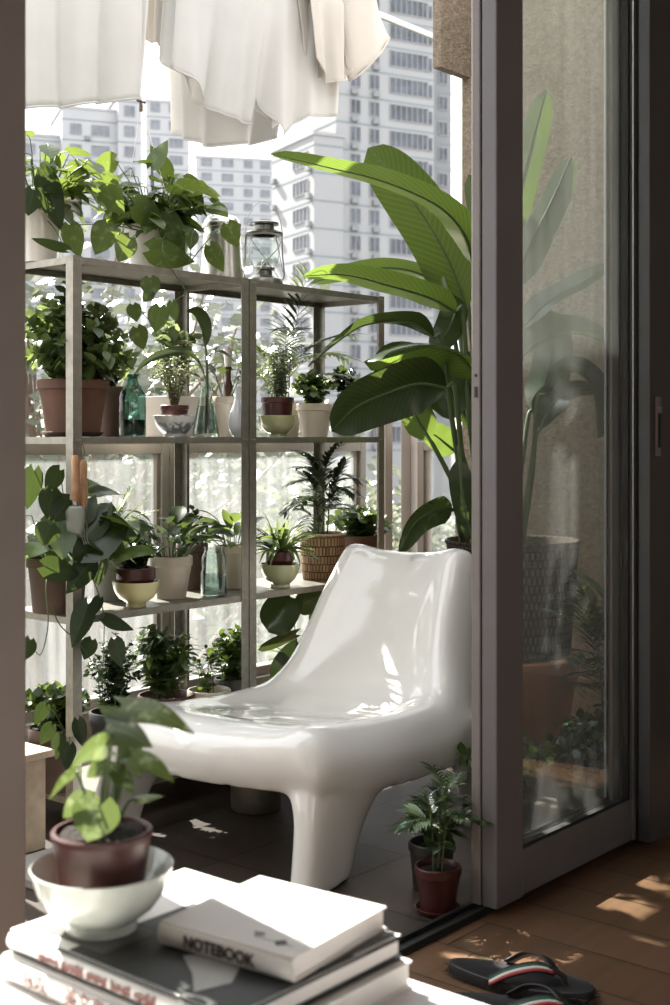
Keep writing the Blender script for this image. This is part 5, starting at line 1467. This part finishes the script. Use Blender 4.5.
rosette(t, z0, 9, 30 * s, 6 * s, pr_lance, 'leaf_mid', el=(0.6, 1.4), droop=(0.4, 1.2), seed=53, petiole=30 * s, n=7, m=2, base=0.02)

# ================================================================== hanging tools on the first post
def tool(name, label, hx, y0, y1, kind, by0, by1, bw, Y):
    p = at_y(hx, y0, Y); s = depth_at(hx, Y) / F
    t = thing(name, label, 'garden tool', p)
    Lh = (y1 - y0) * s
    m = MB(); m.lathe([(0.0001, 0), (3.0 * s, -0.5 * s), (3.9 * s, -5 * s), (3.6 * s, -Lh * 0.35), (4.5 * s, -Lh * 0.72), (3.7 * s, -Lh + 1 * s), (3.0 * s, -Lh)], 16); m.build('handle', M['wood_handle'], t)
    m = MB(); m.lathe([(3.3 * s, -Lh - 3 * s), (3.5 * s, -Lh), (3.5 * s, -Lh + 1.5 * s)], 16); m.build('ferrule', M['steel'], t)
    if kind == 'trowel':
        b = MB(); z0 = -(by0 - y0) * s; z1 = -(by1 - y0) * s; n = 10
        for k in range(n + 1):
            v = k / n; z = z0 + (z1 - z0) * v; wv = bw * s * (0.55 + 0.45 * min(1, v * 5)) * (1 - 0.25 * v) * (1 if v < 0.85 else (1 - (v - 0.85) * 3.0))
            for j in range(7):
                u = (j - 3) / 3
                b.vert((u * wv * 0.64, -u * wv * 0.77 + 0.0, z)); i = len(b.v) - 1
                x, y, zz = b.v[i]; b.v[i] = (x - 0.766 * (1 - u * u) * 3 * s * 0, y - (1 - u * u) * 3.5 * s, zz)
        for k in range(n):
            for j in range(6): b.face(k * 7 + j, k * 7 + j + 1, (k + 1) * 7 + j + 1, (k + 1) * 7 + j)
        o = b.build('blade', M['zinc_dark'], t); o.modifiers.new('Solidify', 'SOLIDIFY').thickness = 0.0015
        MB().tube([(0, 0, -Lh), (0, -1 * s, z0 - 3 * s)], 0.0028, seg=8).build('shank', M['steel'], t)
    else:
        m = MB(); zz = -Lh
        m.tube([(0, 0, zz), (0, -0.002, zz - 14 * s)], 0.0022, seg=8)
        for e in (-1, 0, 1):
            m.tube(resample([Vector((0, -0.002, zz - 12 * s)), Vector((e * 2.5 * s, -0.002 - abs(e) * s, zz - 18 * s)), Vector((e * 3 * s, -0.004, zz - 32 * s)), Vector((e * 2.6 * s, -0.012, zz - 38 * s))], 8), 0.0016, 0.0009, 6)
        m.build('tines', M['zinc_dark'], t)
    lp = MB(); a = [Vector((0, 0, 0.5 * s)), Vector((2 * s, 0.002, 8 * s)), Vector((0, 0.006, 17 * s)), Vector((-2 * s, 0.002, 8 * s)), Vector((0, 0, 0.5 * s))]
    lp.tube(resample(a, 16), 0.0012, seg=6); lp.build('hanging_loop', M['stem_brown'], t)
    return t
tool('garden_trowel', 'hanging garden trowel with a wooden handle and broad steel blade on the first shelf post', 75.5, 455, 502, 'trowel', 506, 535, 10.5, 2.466)
tool('hand_fork', 'hanging garden hand fork with a reddish wooden handle beside the trowel', 83.5, 460, 506, 'fork', 506, 535, 8, 2.470)

# ================================================================== balcony floor
p = at_h(438, 912, 0.0); s = 2.62 / F
saucer('dark brown saucer under the small palm pot by the glass door edge', 'brown_plastic', (p.x, p.y, 0.0005), 24 * s, 0.012)
t = thing('potted_palm', 'small palm in a dark red pot on the balcony floor by the door edge', 'potted plant', (p.x, p.y, 0.0052))
z0 = add_pot(t, 'red_plastic', 24 * s, 17 * s, 45 * s, rim=0.2)
palm(t, z0, 24, 36 * s, 112 * s, 22 * s, 'leaf_dark', seed=61, pairs=7, wl=0.095, trunks=3, el=(0.1, 1.35), droop=(0.2, 0.8))
p = Vector((2.262, 1.628, 0.0005)); s = 2.72 / F
t = thing('potted_palm', 'small palm in a black pot half hidden behind the glass door stile', 'potted plant', p)
z0 = add_pot(t, 'dark_plastic', 24 * s, 19 * s, 48 * s)
palm(t, z0, 16, 34 * s, 52 * s, 22 * s, 'leaf_mid', seed=63, pairs=7, wl=0.13, trunks=3, el=(0.3, 1.3), droop=(0.5, 1.1))

def floor_plant(label, X, Y, kind, r, h, H, seed, name):
    t = thing(name, label, 'potted plant', (X, Y, 0.0005), 0)
    z0 = add_pot(t, 'dark_plastic', r, r * 0.78, h)
    if kind == 'palm': palm(t, z0, 26, 0.20, H, 0.085, 'leaf_dark', seed=seed, pairs=8, wl=0.10, trunks=4, el=(0.4, 1.35), droop=(0.6, 1.2))
    else: bush(t, z0, 0.13, H, 26, 7, 0.045, 0.017, pr_lance, 'leaf_dark' if kind == 'd' else 'leaf_mid', seed=seed, base=0.03, n=3, m=2, el0=0.4)
    return t
floor_plant('dark feathery palm standing behind the glass of the closed door panel', 3.20, 1.71, 'palm', 0.085, 0.13, 0.44, 65, 'potted_palm')
floor_plant('low leafy plant behind the door glass, closest to the door edge', 2.70, 1.72, 'm', 0.075, 0.10, 0.16, 66, 'leafy_floor_plant')
floor_plant('dark leafy plant behind the door glass in front of the feathery palm', 2.90, 1.62, 'd', 0.075, 0.10, 0.17, 67, 'leafy_floor_plant')
floor_plant('dark leafy plant behind the door glass, farthest from the door edge', 3.16, 1.66, 'd', 0.075, 0.10, 0.17, 68, 'leafy_floor_plant')

p = at_h(256, 808, 0.0)
s = F * EYE / (808 - HY) / F
t = thing('zinc_tub', 'round galvanised metal tub standing under the white chair', 'tub', (p.x, p.y, 0.0005))
m = MB(); m.lathe([(0.0001, 0.002), (24 * s, 0.0), (25 * s, 1.5 * s), (25.6 * s, 20 * s), (26.6 * s, 48 * s), (27.4 * s, 49 * s), (26.6 * s, 50 * s), (25.8 * s, 48 * s), (24.8 * s, 20 * s), (24 * s, 3 * s), (0.0001, 2.6 * s)], 48); m.build('body', M['zinc'], t)
m = MB(); m.tube([Vector((math.cos(a) * 27 * s, math.sin(a) * 27 * s, 49 * s)) for a in [2 * PI * k / 40 for k in range(41)]], 0.0022, seg=6); m.build('rolled_rim', M['zinc'], t)

t = thing('planter_box', 'narrow cream wooden box on the floor at the door-jamb end of the shelves', 'box', (1.815, 2.565, 0.0005))
m = MB(); m.box(-0.085, 0.085, -0.085, 0.10, 0, 0.215); m.build('panel', M['wood_pale'], t, smooth=False, bevel=0.002)
m = MB(); m.box(-0.10, 0.10, -0.10, 0.115, 0.215, 0.232); m.build('lid', M['wood_pale'], t, smooth=False, bevel=0.002)
t = MB().box(-0.14, 0.10, -0.16, 0.05, 0.0, 0.02).build('paving_slab', M['grey_clay'], None, smooth=False, bevel=0.003, loc=(1.845, 2.375, 0.0005))
tag(t, 'flat pale grey slab lying on the tiles in front of the cream wooden box', 'slab')

# ================================================================== the tall paddle-leaved plant
PX0, PZ0 = 512, 3.88
b0 = at_depth(PX0, 545, PZ0); s = PZ0 / F
t = thing('terracotta_pot', 'large terracotta floor pot carrying the dark basket of the tall paddle-leaved plant', 'pot', (b0.x, b0.y, 0.0005))
m = MB(); m.lathe([(0.0001, 0.004), (0.155, 0.0), (0.160, 0.004), (0.183, 0.22), (0.198, 0.27), (0.198, 0.315), (0.190, 0.320), (0.184, 0.30), (0.17, 0.20), (0.0001, 0.19)], 56); m.build('body', M['terracotta_orange'], t)
BZ = 0.3215
t = thing('bird_of_paradise_plant', 'tall plant with huge paddle-shaped leaves in a dark woven basket behind the chair', 'potted plant', (b0.x, b0.y, BZ))
C0 = Vector((b0.x, b0.y, BZ)); hB = b0.z + 0.012 - BZ
m = MB(); m.lathe([(0.0001, 0.0), (0.168, 0.0), (0.172, 0.004), (0.186, hB * 0.5), (0.197, hB * 0.97), (0.199, hB), (0.188, hB), (0.182, hB * 0.9)], 64); m.build('basket', M['basket_dark'], t)
m = MB(); m.tube([Vector((math.cos(a) * 0.196, math.sin(a) * 0.196, hB)) for a in [2 * PI * k / 56 for k in range(57)]], 0.006, seg=6); m.build('basket_rim', M['basket_dark'], t)
zs = hB * 0.9
m = MB(); m.lathe([(0.0001, zs + 0.01), (0.184, zs)], 32); m.build('soil', M['soil'], t)

def paddle(mid, W, base, face=0.0, fold=0.12, curl=0.0, mat='leaf_paddle', wave=0.03, prof=pr_paddle, n=22):
    """mid: midrib points (px, py, depth) from leaf base to tip; W half width in px; face turns the blade edge-on (1) or full-on (0)."""
    pts = [at_depth(*q) for q in mid]
    sc = sum(q[2] for q in mid) / len(mid) / F
    vd = view_dir(pts[len(pts) // 2])
    d = (pts[-1] - pts[0]).normalized()
    side = d.cross(vd).normalized()
    side = side * math.cos(face) + vd * math.sin(face)
    fo = MB(); blade(fo, [p - C0 for p in pts], W * sc, prof, side, fold=fold, m=4, wave=wave, n=n, curl=curl, wfreq=14)
    o = fo.build('leaf', M[mat], t)
    st = MB()
    b = at_depth(base[0], base[1], base[2]) - C0
    p0 = pts[0] - C0; tdir = (pts[0] - pts[1]).normalized()
    st.tube(resample([b, b.lerp(p0, 0.5) + Vector((0, 0, 0.02)) , p0 + tdir * 0.03, p0], 14), 0.0095, 0.0055, 8)
    mid3 = resample([p - C0 for p in pts], n)
    st.tube(mid3, 0.0050, 0.0012, 6)
    st.build('leaf_stalk', M['stem_green'], o)
    return o
B = lambda dx: (500 + dx, 556, 3.88)
SHADED = 'leaf_paddle_shaded'  # darkened copy, shade coloured into the lower blades
paddle([(474, 266, 3.78), (464, 234, 3.70), (438, 206, 3.62), (385, 182, 3.55), (330, 168, 3.53), (270, 154, 3.52)], 21, B(-12), face=0.70, fold=0.3, prof=lambda v: min(1.0, (v / 0.22)) ** 0.6 * max(0.0, 1 - v ** 9) ** 0.5 * (1 - 0.45 * v))
paddle([(466, 308, 3.92), (450, 264, 3.90), (426, 220, 3.88), (396, 180, 3.86), (368, 148, 3.86)], 30, B(-6), face=0.15, fold=0.10)
paddle([(456, 312, 3.80), (430, 298, 3.74), (390, 286, 3.66), (345, 275, 3.60), (303, 276, 3.55)], 20, B(-16), face=0.95, fold=0.2)
paddle([(446, 292, 3.98), (420, 274, 4.0), (385, 268, 4.02), (340, 275, 4.04), (312, 283, 4.05)], 14, B(-2), face=0.85)
paddle([(434, 338, 3.70), (408, 322, 3.66), (365, 325, 3.60), (335, 344, 3.56), (308, 367, 3.54)], 17, B(-24), face=0.9, fold=0.25, mat=SHADED)
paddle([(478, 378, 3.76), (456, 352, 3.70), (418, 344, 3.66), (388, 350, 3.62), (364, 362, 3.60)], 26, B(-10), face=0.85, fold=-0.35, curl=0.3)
paddle([(446, 388, 3.64), (418, 384, 3.60), (385, 394, 3.57), (355, 408, 3.54), (331, 431, 3.52)], 29, B(-20), face=0.35, fold=-0.12, curl=0.15, mat=SHADED)
paddle([(452, 420, 3.86), (446, 396, 3.86), (424, 374, 3.86), (396, 364, 3.86), (374, 372, 3.86)], 28, B(-14), face=0.35, mat=SHADED)
paddle([(466, 352, 3.95), (476, 372, 3.95), (480, 400, 3.95), (474, 432, 3.95)], 26, B(0), face=0.3, mat=SHADED)
paddle([(460, 458, 3.74), (461, 482, 3.72), (465, 510, 3.72), (472, 540, 3.72)], 12, B(-22), face=0.2, mat=SHADED)
paddle([(452, 510, 3.74), (434, 511, 3.66), (414, 524, 3.60), (399, 552, 3.58)], 14, B(-34), face=0.8, fold=-0.2, curl=0.2, mat=SHADED)
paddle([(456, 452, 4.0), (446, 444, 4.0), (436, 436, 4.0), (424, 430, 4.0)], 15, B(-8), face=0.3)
paddle([(448, 292, 3.88), (456, 306, 3.84), (448, 330, 3.80), (432, 350, 3.78)], 16, B(-10), face=0.5, mat=SHADED)
paddle([(470, 300, 4.0), (478, 250, 4.0), (482, 210, 4.0), (468, 175, 4.0)], 24, B(2), face=0.8)
paddle([(430, 440, 3.9), (418, 420, 3.9), (408, 402, 3.9), (386, 410, 3.9)], 18, B(-16), face=0.4)
# blades seen through the door glass
paddle([(506, 250, 3.78), (520, 190, 3.74), (534, 135, 3.72), (546, 90, 3.70)], 17, B(6), face=0.5)
paddle([(512, 290, 3.84), (530, 245, 3.80), (552, 200, 3.76), (571, 156, 3.74)], 20, B(10), face=0.7, fold=0.25)
paddle([(520, 330, 3.9), (548, 302, 3.9), (580, 284, 3.92), (616, 262, 3.95)], 20, B(14), face=1.0, fold=-0.2)
paddle([(516, 362, 3.86), (545, 338, 3.86), (580, 334, 3.88), (618, 348, 3.90)], 24, B(14), face=0.9, fold=-0.3, curl=0.2)
paddle([(545, 395, 3.72), (570, 372, 3.70), (592, 388, 3.68), (598, 440, 3.66)], 32, B(20), face=0.5, fold=-0.2, curl=0.15, mat=SHADED)
paddle([(540, 430, 3.80), (556, 400, 3.80), (584, 392, 3.82), (618, 396, 3.84)], 26, B(18), face=0.8, fold=-0.2, mat=SHADED)
paddle([(532, 410, 4.0), (546, 380, 4.02), (552, 345, 4.04), (545, 310, 4.05)], 24, B(8), face=0.6)

# ================================================================== potted seedling on the book stack
p = at_h(102, 927, 0.4512); s = 1.35 / F
bz = 0.4512
o = bowl('rice_bowl', 'white porcelain rice bowl on the photo book, holding the brown-potted arrowhead plant', 'celadon_white', (p.x, p.y, bz), 72 * s, 0.065, 'bowls used as cachepots', foot=0.50)
t = thing('arrowhead_plant', 'young arrowhead plant in a reddish brown plastic pot standing in the white bowl', 'potted plant', (p.x, p.y, bz + 0.0150))
z0 = add_pot(t, 'brown_plastic', 51 * s, 38 * s, 0.088, rim=0.09, lip=0.03, fill=0.95)
C0 = Vector((p.x, p.y, bz + 0.0150)); src = C0 + Vector((0, 0, z0))
fo, st = MB(), MB()
def pr_arrow(v):
    if v < 0.25: return 0.75 + 0.25 * (v / 0.25)
    return max(0.0, 1 - ((v - 0.25) / 0.75) ** 1.5)
def zl(b, tp, W, Z0, Z1, tl, prof=pr_arrow, lobe=0.22, foot=0.0, fold=0.12, bow=0.0):
    a = at_depth(b[0], b[1], Z0); e = at_depth(tp[0], tp[1], Z1); sc = Z0 / F
    vd = view_dir(a); d = (e - a).normalized(); side = d.cross(vd).normalized()
    side = (side * math.cos(tl) + vd * math.sin(tl)).normalized()
    pts = [a - C0, a.lerp(e, 0.5) - C0 + Vector((0, 0, bow)), e - C0]
    blade(fo, pts, W * sc, prof, side, fold=fold, m=4, lobe=lobe, wave=0.03, n=10)
    c = Vector((foot * sc, 0, z0))
    st.tube(resample([c, c.lerp(pts[0], 0.5) + Vector((foot * sc * 0.3, 0, 0.012)), pts[0]], 10), 0.0022, 0.0013, 8)
zl((122, 707), (195, 734), 15, 1.36, 1.31, 0.5, bow=0.007, foot=10)
zl((131, 722), (96, 705), 10, 1.38, 1.37, 0.45, foot=4)
zl((106, 728), (153, 748), 17, 1.35, 1.31, 0.35, bow=0.004, foot=6)
zl((110, 746), (71, 768), 15, 1.34, 1.31, 0.65, bow=0.006)
zl((76, 771), (49, 800), 6, 1.33, 1.31, 0.5, bow=0.004, foot=-8)
zl((110, 760), (86, 778), 13, 1.36, 1.35, 0.45, foot=-4)
zl((99, 806), (87, 842), 25, 1.30, 1.29, 0.15, prof=pr_heart, lobe=0.35, foot=-6)
zl((90, 798), (63, 818), 15, 1.34, 1.35, 0.5, prof=pr_heart, foot=-8)
zl((132, 756), (175, 783), 12, 1.36, 1.33, 0.55, bow=0.005, foot=10)
zl((130, 745), (140, 778), 13, 1.39, 1.39, 0.5, foot=8)
zl((138, 799), (163, 796), 7, 1.38, 1.38, 0.9, foot=14)
zl((118, 770), (134, 795), 11, 1.37, 1.35, 0.5, foot=6)
zl((112, 735), (122, 716), 11, 1.40, 1.41, 0.4, foot=2)
fo.build('foliage', M['leaf_arrow'], t); st.build('stems', M['stem_green'], t)
